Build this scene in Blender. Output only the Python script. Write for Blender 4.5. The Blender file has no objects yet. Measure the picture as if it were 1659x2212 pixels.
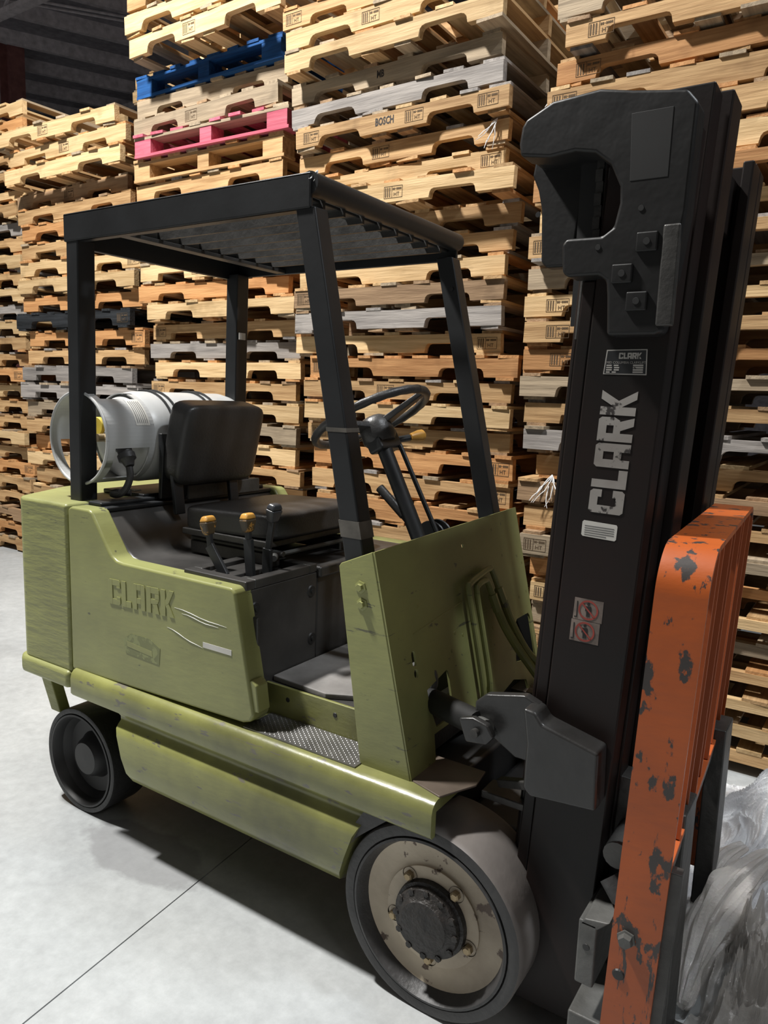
import bpy, bmesh, math, random
from mathutils import Vector, Matrix, noise

rnd = random.Random(7)
R = math.radians
scene = bpy.context.scene
COL = scene.collection

# ------------------------------------------------------------------ camera
FPX = 1602.07
CAM = Vector((0.7226, -1.7806, 1.4019))
FWD = Vector((-0.5396, 0.8280, -0.1525))
RGT = Vector((0.8340, 0.5498, 0.0343))
FWD.normalize()
RGT = (RGT - FWD * RGT.dot(FWD)).normalized()
UPV = RGT.cross(FWD)
cam_d = bpy.data.cameras.new('camera')
cam_d.sensor_fit = 'HORIZONTAL'
cam_d.sensor_width = 36.0
cam_d.lens = FPX / 1659.0 * 36.0
cam_d.clip_start = 0.05
cam_d.clip_end = 200
cam = bpy.data.objects.new('camera', cam_d)
m = Matrix((RGT, UPV, -FWD)).transposed().to_4x4()
m.translation = CAM
cam.matrix_world = m
COL.objects.link(cam)
scene.camera = cam

# ------------------------------------------------------------------ world, lamps, exposure
world = bpy.data.worlds.new('world')
scene.world = world
world.use_nodes = True
bgn = world.node_tree.nodes['Background']
bgn.inputs[0].default_value = (1.0, 0.93, 0.85, 1)
bgn.inputs[1].default_value = 0.080

def lamp(name, loc, energy, size, color, target):
    d = bpy.data.lights.new(name, 'AREA')
    d.shape = 'DISK'
    d.size = size
    d.energy = energy
    d.color = color
    o = bpy.data.objects.new(name, d)
    o.location = loc
    o.rotation_euler = (Vector(target) - Vector(loc)).to_track_quat('-Z', 'Y').to_euler()
    COL.objects.link(o)
    return o
lamp('high_bay_lamp', (-2.9, -1.2, 6.2), 690, 0.40, (1.0, 0.98, 0.945), (-2.6, -0.9, 0))
lamp('cowl_fill_light', (5.5, -3.2, 6.2), 45, 2.4, (1.0, 0.97, 0.92), (5.0, -2.9, 0))  # added soft fill that brightens the cowl front, not a fixture
lamp('high_bay_lamp_right', (2.7, 0.35, 6.2), 170, 0.40, (0.90, 0.95, 1.0), (2.6, 0.3, 0))

vs = scene.view_settings
vs.view_transform = 'Standard'
vs.look = 'None'
vs.gamma = 1.0
vs.use_curve_mapping = False
vs.exposure = 0.16

# ------------------------------------------------------------------ materials
def nodes_of(mt):
    mt.use_nodes = True
    nt = mt.node_tree
    return nt, nt.nodes, nt.links, nt.nodes['Principled BSDF']

def ramp(nt, stops):
    n = nt.nodes.new('ShaderNodeValToRGB')
    cr = n.color_ramp
    while len(cr.elements) < len(stops):
        cr.elements.new(0.5)
    for e, (p, c) in zip(cr.elements, stops):
        e.position = p
        e.color = (c[0], c[1], c[2], 1) if len(c) == 3 else c
    return n

def tex(nt, kind, scale, stretch=(1, 1, 1), detail=4, rough=0.55, rand=False, coord='Object'):
    tc = nt.nodes.new('ShaderNodeTexCoord')
    mp = nt.nodes.new('ShaderNodeMapping')
    mp.inputs['Scale'].default_value = stretch
    nt.links.new(tc.outputs[coord], mp.inputs[0])
    if rand:
        oi = nt.nodes.new('ShaderNodeObjectInfo')
        ml = nt.nodes.new('ShaderNodeMath'); ml.operation = 'MULTIPLY'; ml.inputs[1].default_value = 37.0
        nt.links.new(oi.outputs['Random'], ml.inputs[0])
        nt.links.new(ml.outputs[0], mp.inputs['Location'])
    t = nt.nodes.new('ShaderNodeTexNoise')
    t.inputs['Scale'].default_value = scale
    t.inputs['Detail'].default_value = detail
    t.inputs['Roughness'].default_value = rough
    nt.links.new(mp.outputs[0], t.inputs['Vector'])
    return t

def mixc(nt, fac, a, b):
    n = nt.nodes.new('ShaderNodeMix')
    n.data_type = 'RGBA'
    for sock, v in ((n.inputs[0], fac), (n.inputs[6], a), (n.inputs[7], b)):
        if hasattr(v, 'is_linked'):
            nt.links.new(v, sock)
        elif isinstance(v, (int, float)):
            sock.default_value = v
        else:
            sock.default_value = (v[0], v[1], v[2], 1)
    return n.outputs[2]

def bump(nt, bsdf, height, strength, dist=0.01):
    b = nt.nodes.new('ShaderNodeBump')
    b.inputs['Strength'].default_value = strength
    b.inputs['Distance'].default_value = dist
    nt.links.new(height, b.inputs['Height'])
    nt.links.new(b.outputs[0], bsdf.inputs['Normal'])

def plain(name, col, rough=0.5, metal=0.0, var=0.25, scale=9, bmp=0.0, bscale=60, spec=0.5):
    mt = bpy.data.materials.new(name)
    nt, N, L, P = nodes_of(mt)
    t = tex(nt, 'n', scale)
    rp = ramp(nt, [(0.3, [c * (1 - var) for c in col]), (0.7, [min(1, c * (1 + var)) for c in col])])
    L.new(t.outputs[0], rp.inputs[0])
    L.new(rp.outputs[0], P.inputs['Base Color'])
    P.inputs['Roughness'].default_value = rough
    P.inputs['Metallic'].default_value = metal
    P.inputs['Specular IOR Level'].default_value = spec
    if bmp:
        b = tex(nt, 'n', bscale)
        bump(nt, P, b.outputs[0], bmp)
    return mt

def paint(name, col, worn, rough=0.38, chip=0.62, chip_scale=14, stretch=(1, 1, 1), bmp=0.12, bscale=(14, 14, 40), grime=(0.06, 0.06, 0.035), grime_amt=0.35, scratch=0, sstretch=(30, 30, 4), spec=0.5):
    """painted steel with grime patches, chips down to `worn` and scratches"""
    mt = bpy.data.materials.new(name)
    nt, N, L, P = nodes_of(mt)
    P.inputs['Specular IOR Level'].default_value = spec
    t1 = tex(nt, 'n', 3.2, detail=6)
    r1 = ramp(nt, [(0.35, (0, 0, 0)), (0.75, (grime_amt,) * 3)])
    L.new(t1.outputs[0], r1.inputs[0])
    c1 = mixc(nt, r1.outputs[0], col, grime)
    t2 = tex(nt, 'n', chip_scale, stretch=stretch, detail=7, rough=0.62)
    r2 = ramp(nt, [(chip, (0, 0, 0)), (chip + 0.03, (1, 1, 1))])
    L.new(t2.outputs[0], r2.inputs[0])
    c2 = mixc(nt, r2.outputs[0], c1, worn)
    if scratch:
        t4 = tex(nt, 'n', 1.0, stretch=sstretch, detail=9, rough=0.7)
        r4 = ramp(nt, [(scratch, (0, 0, 0)), (scratch + 0.02, (1, 1, 1))])
        L.new(t4.outputs[0], r4.inputs[0])
        c2 = mixc(nt, r4.outputs[0], c2, worn)
    L.new(c2, P.inputs['Base Color'])
    P.inputs['Roughness'].default_value = rough
    t3 = tex(nt, 'n', 1.0, stretch=bscale, detail=6)
    bump(nt, P, t3.outputs[0], bmp, 0.01)
    return mt

def wood(name, dark, light, rough=0.75):
    mt = bpy.data.materials.new(name)
    nt, N, L, P = nodes_of(mt)
    g = tex(nt, 'n', 3.0, stretch=(1.0, 16, 16), detail=6, rand=True)
    rp = ramp(nt, [(0.28, dark), (0.62, light)])
    L.new(g.outputs[0], rp.inputs[0])
    # blotches and knots
    k = tex(nt, 'n', 5.0, detail=3, rand=True)
    rk = ramp(nt, [(0.60, (0, 0, 0)), (0.78, (0.55,) * 3)])
    L.new(k.outputs[0], rk.inputs[0])
    c = mixc(nt, rk.outputs[0], rp.outputs[0], [v * 0.45 for v in dark])
    oi = N.new('ShaderNodeObjectInfo')
    mr = N.new('ShaderNodeMapRange')
    mr.inputs['To Min'].default_value = 0.78
    mr.inputs['To Max'].default_value = 1.12
    L.new(oi.outputs['Random'], mr.inputs[0])
    hsv = N.new('ShaderNodeHueSaturation')
    L.new(c, hsv.inputs['Color'])
    L.new(mr.outputs[0], hsv.inputs['Value'])
    L.new(hsv.outputs[0], P.inputs['Base Color'])
    P.inputs['Roughness'].default_value = rough
    P.inputs['Specular IOR Level'].default_value = 0.25
    f = tex(nt, 'n', 9.0, stretch=(1, 14, 14), detail=5, rand=True)
    bump(nt, P, f.outputs[0], 0.35, 0.006)
    return mt

WOOD = {
    'tan': wood('wood_tan', (0.31, 0.175, 0.075), (0.55, 0.355, 0.175)),
    'light': wood('wood_pale', (0.43, 0.28, 0.13), (0.67, 0.475, 0.255)),
    'orange': wood('wood_orange', (0.36, 0.165, 0.06), (0.57, 0.30, 0.125)),
    'brown': wood('wood_brown', (0.22, 0.135, 0.075), (0.38, 0.25, 0.145)),
    'grey': wood('wood_grey', (0.17, 0.155, 0.145), (0.34, 0.31, 0.285)),
    'dusty': wood('wood_dusty', (0.24, 0.185, 0.125), (0.42, 0.33, 0.225)),
    'blue': wood('wood_blue_paint', (0.006, 0.035, 0.12), (0.014, 0.085, 0.26)),
    'pink': wood('wood_pink_paint', (0.42, 0.075, 0.12), (0.62, 0.15, 0.20)),
    'black': wood('wood_black', (0.012, 0.013, 0.014), (0.035, 0.038, 0.042), 0.45),
}
COLORWORD = {'tan': 'tan', 'light': 'pale yellow', 'orange': 'orange-brown', 'brown': 'dark brown',
             'grey': 'weathered grey', 'dusty': 'dusty grey-brown', 'blue': 'blue painted', 'pink': 'pink painted', 'black': 'black'}
INKB = plain('black_ink', (0.045, 0.04, 0.038), 0.9)
INK = plain('stamp_ink', (0.10, 0.065, 0.035), 0.9)

OLIVE = paint('olive_paint', (0.275, 0.285, 0.105), (0.10, 0.10, 0.06), 0.36, chip=0.66, chip_scale=16, stretch=(1, 1, 2.5), bmp=0.10, scratch=0.655, sstretch=(3.5, 3.5, 45), grime_amt=0.45)
OLIVE_CAST = paint('olive_cast_iron', (0.275, 0.285, 0.105), (0.12, 0.12, 0.075), 0.45, chip=0.68, chip_scale=14, stretch=(1, 1, 3), bmp=0.5, bscale=(7, 7, 34))
OLIVE_DIRTY = paint('olive_paint_worn', (0.275, 0.28, 0.09), (0.14, 0.13, 0.10), 0.30, chip=0.61, chip_scale=11, stretch=(1, 1, 3.5), bmp=0.12, grime=(0.045, 0.045, 0.03), grime_amt=0.85, scratch=0.64, sstretch=(3.0, 3.0, 50))
ORANGE = paint('orange_paint', (0.42, 0.088, 0.014), (0.04, 0.033, 0.03), 0.42, chip=0.575, chip_scale=24, stretch=(1, 1, 0.55), bmp=0.10, grime=(0.20, 0.045, 0.012), grime_amt=0.7, scratch=0.605)
ORANGE_IN = paint('orange_paint_inner', (0.40, 0.085, 0.018), (0.06, 0.05, 0.04), 0.5, chip=0.68, chip_scale=8, stretch=(1, 1, 0.5), bmp=0.08, grime=(0.2, 0.05, 0.02), grime_amt=0.5)
BLACKP = plain('black_paint', (0.013, 0.0142, 0.0155), 0.42, var=0.3, scale=6, bmp=0.05, bscale=30)
MASTP = paint('mast_black', (0.0065, 0.006, 0.0055), (0.02, 0.019, 0.018), 0.45, chip=0.70, chip_scale=30, bmp=0.05, bscale=(30, 30, 30), grime=(0.020, 0.008, 0.006), grime_amt=0.7, spec=0.28)
CASTP = plain('mast_cast_black', (0.010, 0.0098, 0.0098), 0.46, var=0.3, scale=7, bmp=0.3, bscale=9, spec=0.35)
GREYST = plain('grey_steel', (0.085, 0.085, 0.08), 0.5, 0.0, var=0.35, scale=9, bmp=0.2, bscale=40)
BRACK = plain('bracket_grey', (0.024, 0.0235, 0.023), 0.32, var=0.3, scale=8, bmp=0.2, bscale=20)
DARKST = plain('dark_steel', (0.06, 0.058, 0.055), 0.45, 0.5, var=0.35, scale=9, bmp=0.2, bscale=40)
VINYL = plain('black_vinyl', (0.034, 0.033, 0.032), 0.40, var=0.35, scale=5, bmp=0.12, bscale=120)
HOODM = plain('black_hood', (0.038, 0.036, 0.034), 0.36, var=0.5, scale=4, bmp=0.05, bscale=40)
RUBBER = plain('tyre_rubber', (0.035, 0.034, 0.034), 0.5, var=0.3, scale=9, bmp=0.25, bscale=40)
RUBBER2 = plain('dark_tyre_rubber', (0.014, 0.014, 0.014), 0.5, var=0.3, scale=9, bmp=0.25, bscale=40)  # darker rubber for the rear wheels
TREAD = plain('tyre_tread', (0.17, 0.155, 0.145), 0.42, var=0.25, scale=5, bmp=0.08, bscale=40)
RIM = paint('wheel_cream', (0.62, 0.53, 0.40), (0.10, 0.065, 0.045), 0.55, chip=0.63, chip_scale=16, stretch=(1, 1, 1), bmp=0.2, bscale=(30, 30, 30), grime=(0.10, 0.065, 0.04), grime_amt=0.75)
RIMDK = plain('wheel_dark', (0.015, 0.015, 0.015), 0.5, var=0.4, scale=8)
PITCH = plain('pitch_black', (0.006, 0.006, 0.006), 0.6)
GREASE = plain('greasy_hub', (0.018, 0.015, 0.013), 0.55, var=0.5, scale=30, bmp=0.7, bscale=60)
MATM = plain('rubber_mat', (0.22, 0.21, 0.20), 0.6, var=0.4, scale=5, bmp=0.2, bscale=20)
DIAMOND = plain('tread_plate', (0.25, 0.245, 0.235), 0.32, 0.7, var=0.3, scale=12)
TANKM = plain('tank_grey', (0.43, 0.435, 0.43), 0.35, var=0.08, scale=6, bmp=0.04, bscale=30)
PAPER = plain('pale_label', (0.55, 0.54, 0.50), 0.6, var=0.1)
PRINT = plain('label_print', (0.12, 0.12, 0.12), 0.7)
SILVER = paint('silver_decal', (0.36, 0.345, 0.32), (0.035, 0.03, 0.028), 0.5, chip=0.60, chip_scale=22, bmp=0.05, grime=(0.10, 0.075, 0.065), grime_amt=0.9)
REDSIGN = plain('red_sign', (0.26, 0.04, 0.028), 0.6)
SIGNBG = plain('sign_ground', (0.17, 0.135, 0.115), 0.6, var=0.6, scale=20)
BRASS = plain('brass', (0.35, 0.27, 0.16), 0.4, 0.6)
KNOBY = plain('worn_yellow_knob', (0.52, 0.26, 0.045), 0.45, var=0.3, scale=20)
KNOBK = plain('black_knob', (0.03, 0.032, 0.036), 0.35)
TAPE = plain('adhesive_tape', (0.10, 0.092, 0.08), 0.35, var=0.25, scale=30)
FLANGE = plain('worn_bare_flange', (0.12, 0.095, 0.075), 0.38, 0.2, var=0.3, scale=8)
YELLOW = plain('yellow_valve', (0.65, 0.48, 0.05), 0.5)
WHITEF = plain('white_fibre', (0.75, 0.75, 0.75), 0.7, var=0.05)
REDBROWN = plain('red_oxide', (0.28, 0.12, 0.11), 0.7)
ROOFM = plain('roof_steel', (0.28, 0.265, 0.29), 0.7)
PURLM = plain('purlin_steel', (0.62, 0.58, 0.61), 0.6)

# concrete with an oil stain that has its own outline
CONC = bpy.data.materials.new('concrete')
nt, N, L, P = nodes_of(CONC)
t1 = tex(nt, 'n', 1.1, detail=8, rough=0.6)
r1 = ramp(nt, [(0.3, (0.31, 0.325, 0.33)), (0.7, (0.47, 0.487, 0.488))])
L.new(t1.outputs[0], r1.inputs[0])
t2 = tex(nt, 'n', 22, detail=6, rough=0.7)
r2 = ramp(nt, [(0.35, (0.86, 0.86, 0.86)), (0.7, (1.06, 1.06, 1.06))])
L.new(t2.outputs[0], r2.inputs[0])
mm = N.new('ShaderNodeMix'); mm.data_type = 'RGBA'; mm.blend_type = 'MULTIPLY'; mm.inputs[0].default_value = 1
L.new(r1.outputs[0], mm.inputs[6]); L.new(r2.outputs[0], mm.inputs[7])
tc = N.new('ShaderNodeTexCoord')
mp = N.new('ShaderNodeMapping'); mp.inputs['Location'].default_value = (1.0 / 0.24, 0.42 / 0.115, 0); mp.inputs['Scale'].default_value = (1 / 0.24, 1 / 0.115, 0)
L.new(tc.outputs['Object'], mp.inputs[0])
ln = N.new('ShaderNodeVectorMath'); ln.operation = 'LENGTH'; L.new(mp.outputs[0], ln.inputs[0])
t3 = tex(nt, 'n', 9, detail=5)
ad = N.new('ShaderNodeMath'); ad.operation = 'MULTIPLY_ADD'; ad.inputs[1].default_value = 0.9
L.new(t3.outputs[0], ad.inputs[0]); L.new(ln.outputs['Value'], ad.inputs[2])
r3 = ramp(nt, [(0.0, (0.55, 0.55, 0.55)), (1.0, (0, 0, 0))])
mrr = N.new('ShaderNodeMapRange'); mrr.inputs['From Min'].default_value = 1.35; mrr.inputs['From Max'].default_value = 1.5
L.new(ad.outputs[0], mrr.inputs[0]); L.new(mrr.outputs[0], r3.inputs[0])
cst = mixc(nt, r3.outputs[0], mm.outputs[2], (0.17, 0.17, 0.175))
L.new(cst, P.inputs['Base Color'])
P.inputs['Roughness'].default_value = 0.55
bump(nt, P, t2.outputs[0], 0.25, 0.004)

# stretch film: thin, shiny, milky
def film(name, tint, clear, gloss):
    mt = bpy.data.materials.new(name)
    mt.use_nodes = True
    nt = mt.node_tree; N = nt.nodes; L = nt.links
    N.remove(N['Principled BSDF'])
    b1 = tex(nt, 'n', 16, detail=9, rough=0.75)
    b2 = tex(nt, 'n', 7, stretch=(1, 3, 1), detail=6, rough=0.6)
    ad = N.new('ShaderNodeMath'); ad.operation = 'ADD'
    L.new(b1.outputs[0], ad.inputs[0]); L.new(b2.outputs[0], ad.inputs[1])
    bp_ = N.new('ShaderNodeBump'); bp_.inputs['Strength'].default_value = 0.8; bp_.inputs['Distance'].default_value = 0.012
    L.new(ad.outputs[0], bp_.inputs['Height'])
    df = N.new('ShaderNodeBsdfDiffuse'); df.inputs[0].default_value = (*tint, 1); L.new(bp_.outputs[0], df.inputs['Normal'])
    tr = N.new('ShaderNodeBsdfTranslucent'); tr.inputs[0].default_value = (*tint, 1); L.new(bp_.outputs[0], tr.inputs['Normal'])
    gl = N.new('ShaderNodeBsdfGlossy'); gl.inputs[0].default_value = (1, 1, 1, 1); gl.inputs['Roughness'].default_value = 0.14; L.new(bp_.outputs[0], gl.inputs['Normal'])
    tp = N.new('ShaderNodeBsdfTransparent')
    def mx_(f, a, b):
        n = N.new('ShaderNodeMixShader'); n.inputs[0].default_value = f
        L.new(a.outputs[0], n.inputs[1]); L.new(b.outputs[0], n.inputs[2]); return n
    q = mx_(0.35, df, tr)
    q = mx_(gloss, q, gl)
    q = mx_(clear, q, tp)
    L.new(q.outputs[0], N['Material Output'].inputs[0])
    return mt
FILMW = film('stretch_film_milky', (0.90, 0.92, 0.95), 0.15, 0.35)
FILMB = film('stretch_film_dusty', (0.70, 0.66, 0.61), 0.36, 0.40)

# ------------------------------------------------------------------ mesh helpers
class MB:
    def __init__(self):
        self.v = []; self.f = []
    def add(self, vs_, fs_):
        o = len(self.v)
        self.v += [tuple(p) for p in vs_]
        self.f += [tuple(i + o for i in f) for f in fs_]
        return self
    def box(self, x0, x1, y0, y1, z0, z1):
        return self.add([(x0, y0, z0), (x1, y0, z0), (x1, y1, z0), (x0, y1, z0), (x0, y0, z1), (x1, y0, z1), (x1, y1, z1), (x0, y1, z1)],
                        [(0, 3, 2, 1), (4, 5, 6, 7), (0, 1, 5, 4), (1, 2, 6, 5), (2, 3, 7, 6), (3, 0, 4, 7)])
    def hexa(self, lo, hi):
        """eight corners: four of one end, four of the other"""
        return self.add(list(lo) + list(hi), [(0, 3, 2, 1), (4, 5, 6, 7), (0, 1, 5, 4), (1, 2, 6, 5), (2, 3, 7, 6), (3, 0, 4, 7)])
    def prism(self, poly, t0, t1, fn):
        n = len(poly)
        vs_ = [fn(a, b, t0) for a, b in poly] + [fn(a, b, t1) for a, b in poly]
        fs_ = [tuple(range(n))[::-1], tuple(range(n, 2 * n))]
        fs_ += [(i, (i + 1) % n, (i + 1) % n + n, i + n) for i in range(n)]
        return self.add(vs_, fs_)
    def xz(self, poly, y0, y1):
        return self.prism(poly, y0, y1, lambda a, b, t: (a, t, b))
    def yz(self, poly, x0, x1):
        return self.prism(poly, x0, x1, lambda a, b, t: (t, a, b))
    def xy(self, poly, z0, z1):
        return self.prism(poly, z0, z1, lambda a, b, t: (a, b, t))
    def tube(self, pts, r, seg=10, cap=True):
        pts = [Vector(p) for p in pts]
        n = len(pts)
        rr = r if isinstance(r, (list, tuple)) else [r] * n
        prev = None
        base = len(self.v)
        for i, p in enumerate(pts):
            d = (pts[min(i + 1, n - 1)] - pts[max(i - 1, 0)]).normalized()
            if prev is None:
                a = d.orthogonal().normalized()
            else:
                a = (prev - d * prev.dot(d)).normalized()
            prev = a
            b = d.cross(a)
            for k in range(seg):
                t = 2 * math.pi * k / seg
                self.v.append(tuple(p + (a * math.cos(t) + b * math.sin(t)) * rr[i]))
        for i in range(n - 1):
            for k in range(seg):
                k2 = (k + 1) % seg
                self.f.append((base + i * seg + k, base + i * seg + k2, base + (i + 1) * seg + k2, base + (i + 1) * seg + k))
        if cap:
            self.f.append(tuple(base + k for k in range(seg))[::-1])
            self.f.append(tuple(base + (n - 1) * seg + k for k in range(seg)))
        return self
    def lathe(self, prof, c, axis, seg=48):
        """prof: (radius, height along axis)"""
        c = Vector(c); ax = Vector(axis).normalized()
        a = ax.orthogonal().normalized(); b = ax.cross(a)
        base = len(self.v)
        for r, h in prof:
            for k in range(seg):
                t = 2 * math.pi * k / seg
                self.v.append(tuple(c + ax * h + (a * math.cos(t) + b * math.sin(t)) * max(r, 1e-5)))
        for i in range(len(prof) - 1):
            for k in range(seg):
                k2 = (k + 1) % seg
                self.f.append((base + i * seg + k, base + i * seg + k2, base + (i + 1) * seg + k2, base + (i + 1) * seg + k))
        return self
    def bar(self, a, b, w, h, side=(0, 1, 0)):
        """rectangular bar from a to b; w along `side`, h across"""
        a = Vector(a); b = Vector(b); d = (b - a).normalized()
        s = Vector(side); s = (s - d * s.dot(d)).normalized(); u = d.cross(s)
        q = [(-1, -1), (1, -1), (1, 1), (-1, 1)]
        return self.hexa([a + s * i * w / 2 + u * j * h / 2 for i, j in q], [b + s * i * w / 2 + u * j * h / 2 for i, j in q])
    def mesh(self, name, mat):
        me = bpy.data.meshes.new(name)
        me.from_pydata(self.v, [], self.f)
        bm = bmesh.new(); bm.from_mesh(me)
        bmesh.ops.recalc_face_normals(bm, faces=bm.faces)
        bm.to_mesh(me); bm.free()
        if mat:
            me.materials.append(mat)
        me.update()
        return me
    def build(self, name, mat, parent=None, bevel=0.0, seg=2, smooth=False, angle=35, sub=0):
        me = self.mesh(name, mat)
        o = bpy.data.objects.new(name, me)
        COL.objects.link(o)
        if parent is not None:
            o.parent = parent
        if bevel:
            b = o.modifiers.new('bevel', 'BEVEL'); b.width = bevel; b.segments = seg; b.limit_method = 'ANGLE'; b.angle_limit = R(30)
            b.harden_normals = False
            me.polygons.foreach_set('use_smooth', [True] * len(me.polygons))
            w = o.modifiers.new('wn', 'WEIGHTED_NORMAL'); w.weight = 80
        elif sub:
            s = o.modifiers.new('sub', 'SUBSURF'); s.levels = sub; s.render_levels = sub
            me.polygons.foreach_set('use_smooth', [True] * len(me.polygons))
        elif smooth:
            me.polygons.foreach_set('use_smooth', [True] * len(me.polygons))
            me.set_sharp_from_angle(angle=R(angle))
        return o

def empty(name, loc=(0, 0, 0), rz=0.0):
    o = bpy.data.objects.new(name, None)
    o.empty_display_size = 0.1
    o.location = loc
    o.rotation_euler = (0, 0, rz)
    COL.objects.link(o)
    return o

def tag(o, label=None, cat=None, group=None, kind=None):
    if label: o['label'] = label
    if cat: o['category'] = cat
    if group: o['group'] = group
    if kind: o['kind'] = kind
    return o

def arc(cx, cy, r, a0, a1, n=6):
    return [(cx + r * math.cos(R(a0 + (a1 - a0) * i / n)), cy + r * math.sin(R(a0 + (a1 - a0) * i / n))) for i in range(n + 1)]

_txt = {}
def text_mesh(s, size, mat, bold=0.0):
    key = (s, size, mat.name, bold)
    if key not in _txt:
        c = bpy.data.curves.new('lettering', 'FONT')
        c.body = s; c.size = size; c.resolution_u = 2; c.offset = bold * size
        o = bpy.data.objects.new('lettering', c)
        COL.objects.link(o)
        bpy.context.view_layer.update()
        dg = bpy.context.evaluated_depsgraph_get()
        me = bpy.data.meshes.new_from_object(o.evaluated_get(dg))
        me.materials.clear(); me.materials.append(mat)
        bpy.data.objects.remove(o)
        _txt[key] = me
    return _txt[key]

def text_on(name, s, size, mat, parent, origin, ex, ey, sx=1.0):
    """flat lettering with its baseline along ex and its height along ey"""
    ex = Vector(ex).normalized(); ey = Vector(ey).normalized(); ez = ex.cross(ey)
    o = bpy.data.objects.new(name, text_mesh(s, size, mat))
    COL.objects.link(o)
    M = Matrix((ex * sx, ey, ez)).transposed().to_4x4()
    M.translation = Vector(origin)
    o.matrix_world = M
    if parent is not None:
        o.parent = parent
    return o

# blocky maker's letters, unit height, as convex pieces
LET = {
    'C': (0.80, [[(0, .08), (.08, 0), (.27, 0), (.27, 1), (.08, 1), (0, .92)], [(.27, 0), (.72, 0), (.80, .08), (.80, .24), (.27, .24)], [(.27, .76), (.80, .76), (.80, .92), (.72, 1), (.27, 1)],
                  [(.55, .24), (.80, .24), (.80, .34), (.55, .34)], [(.55, .66), (.80, .66), (.80, .76), (.55, .76)]]),
    'L': (0.62, [[(0, 0), (.27, 0), (.27, 1), (0, 1)], [(.27, 0), (.62, 0), (.62, .25), (.27, .25)]]),
    'A': (0.80, [[(0, 0), (.27, 0), (.27, 1), (.08, 1), (0, .92)], [(.53, 0), (.80, 0), (.80, .92), (.72, 1), (.53, 1)], [(.27, .76), (.53, .76), (.53, 1), (.27, 1)], [(.27, .24), (.53, .24), (.53, .46), (.27, .46)]]),
    'R': (0.80, [[(0, 0), (.27, 0), (.27, 1), (0, 1)], [(.27, .76), (.80, .76), (.80, .92), (.72, 1), (.27, 1)], [(.53, .56), (.80, .56), (.80, .76), (.53, .76)], [(.27, .36), (.53, .36), (.70, .40), (.80, .56), (.27, .56)], [(.36, .36), (.53, 0), (.80, 0), (.66, .3905), (.53, .36)]]),
    'K': (0.80, [[(0, 0), (.27, 0), (.27, 1), (0, 1)], [(.27, .40), (.47, .5), (.80, 1), (.52, 1), (.27, .62)], [(.27, .40), (.53, 0), (.80, 0), (.47, .5)]]),
}
def block_word(word, origin, ex, ey, h, depth, mat, parent, gap=0.07, wscale=1.0, bevel=0.0, name='letter'):
    ex = Vector(ex).normalized(); ey = Vector(ey).normalized(); ez = ex.cross(ey)
    o = Vector(origin); x = 0.0
    for ch in word:
        w, parts = LET[ch]
        mb = MB()
        for pc in parts:
            mb.prism(pc, 0, depth, lambda a, b, t, x=x: o + ex * (x + a * h * wscale) + ey * (b * h) + ez * t)
        mb.build(name, mat, parent, bevel=bevel)
        x += (w * wscale + gap) * h

# ------------------------------------------------------------------ the setting
floor = MB().box(-30, 14, -10, 22, -0.30, -0.012).build('floor', plain('joint_dirt', (0.05, 0.05, 0.05), 0.9))
tag(floor, 'pale grey concrete warehouse floor with a thin joint and a dark oil stain', kind='structure')
jx0, jx1 = -0.565, -1.0        # the joint runs almost square to the truck
def jx(y):
    return -0.765 - (y + 0.412) * 0.10
MB().xy([(-30, -10), (jx(-10) - 0.002, -10), (jx(22) - 0.002, 22), (-30, 22)], -0.012, 0).build('floor_slab', CONC, floor)
MB().xy([(jx(-10) + 0.002, -10), (14, -10), (14, 22), (jx(22) + 0.002, 22)], -0.012, 0).build('floor_slab', CONC, floor)

ceil = MB().box(-30, 14, -10, 22, 7.2, 7.3).build('ceiling', ROOFM)
tag(ceil, 'dark steel roof deck on purlins high above the pallets', kind='structure')
pd = Vector((0.483, 0.876, 0)); pn = Vector((-0.876, 0.483, 0))
for k in range(16):
    c0 = Vector((-9.5, 6.0, 7.1)) + pn * (k - 5) * 1.05
    MB().bar(c0 - pd * 9, c0 + pd * 8, 0.09, 0.22, side=pn).build('purlin', PURLM, ceil)
for c0, ln_ in (((-9.4, 4.3, 6.6), 1), ((-10.6, 8.2, 6.75), 1)):
    c0 = Vector(c0)
    b = MB().bar(c0 + Vector((-9, 0, 0)), c0 + Vector((9, 0, 0)), 0.16, 0.10)
    b.bar(c0 + Vector((-9, 0, -0.35)), c0 + Vector((9, 0, -0.35)), 0.12, 0.07)
    for i in range(24):
        s = -8.8 + i * 0.75
        b.bar(c0 + Vector((s, 0, 0)), c0 + Vector((s + 0.375, 0, -0.35)), 0.03, 0.03)
        b.bar(c0 + Vector((s + 0.375, 0, -0.35)), c0 + Vector((s + 0.75, 0, 0)), 0.03, 0.03)
    b.build('roof_truss', PURLM, ceil)
for y0 in (5.4, 5.62):
    MB().tube([(-11.5, y0 - 2.0, 6.9), (-7.5, y0 + 3.0, 6.9)], 0.018, 6).build('conduit', PURLM, ceil)
wb = MB().box(-30, 14, 21.8, 22, 0, 7.2).build('wall_back', ROOFM)
tag(wb, 'dark far wall of the warehouse', kind='structure')
wl = MB().box(-30.2, -30, -10, 22, 0, 7.2).build('wall_left', ROOFM)
tag(wl, 'dark side wall of the warehouse', kind='structure')
colm = empty('steel_column', (-12.2, 6.0, 0))
for z_, nm in ((0, 'base_plate'),):
    MB().box(-0.25, 0.25, -0.25, 0.25, 0, 0.03).build(nm, REDBROWN, colm)
MB().box(-0.15, -0.13, -0.14, 0.14, 0.03, 7.1).build('flange', REDBROWN, colm)
MB().box(0.13, 0.15, -0.14, 0.14, 0.03, 7.1).build('flange', REDBROWN, colm)
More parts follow.
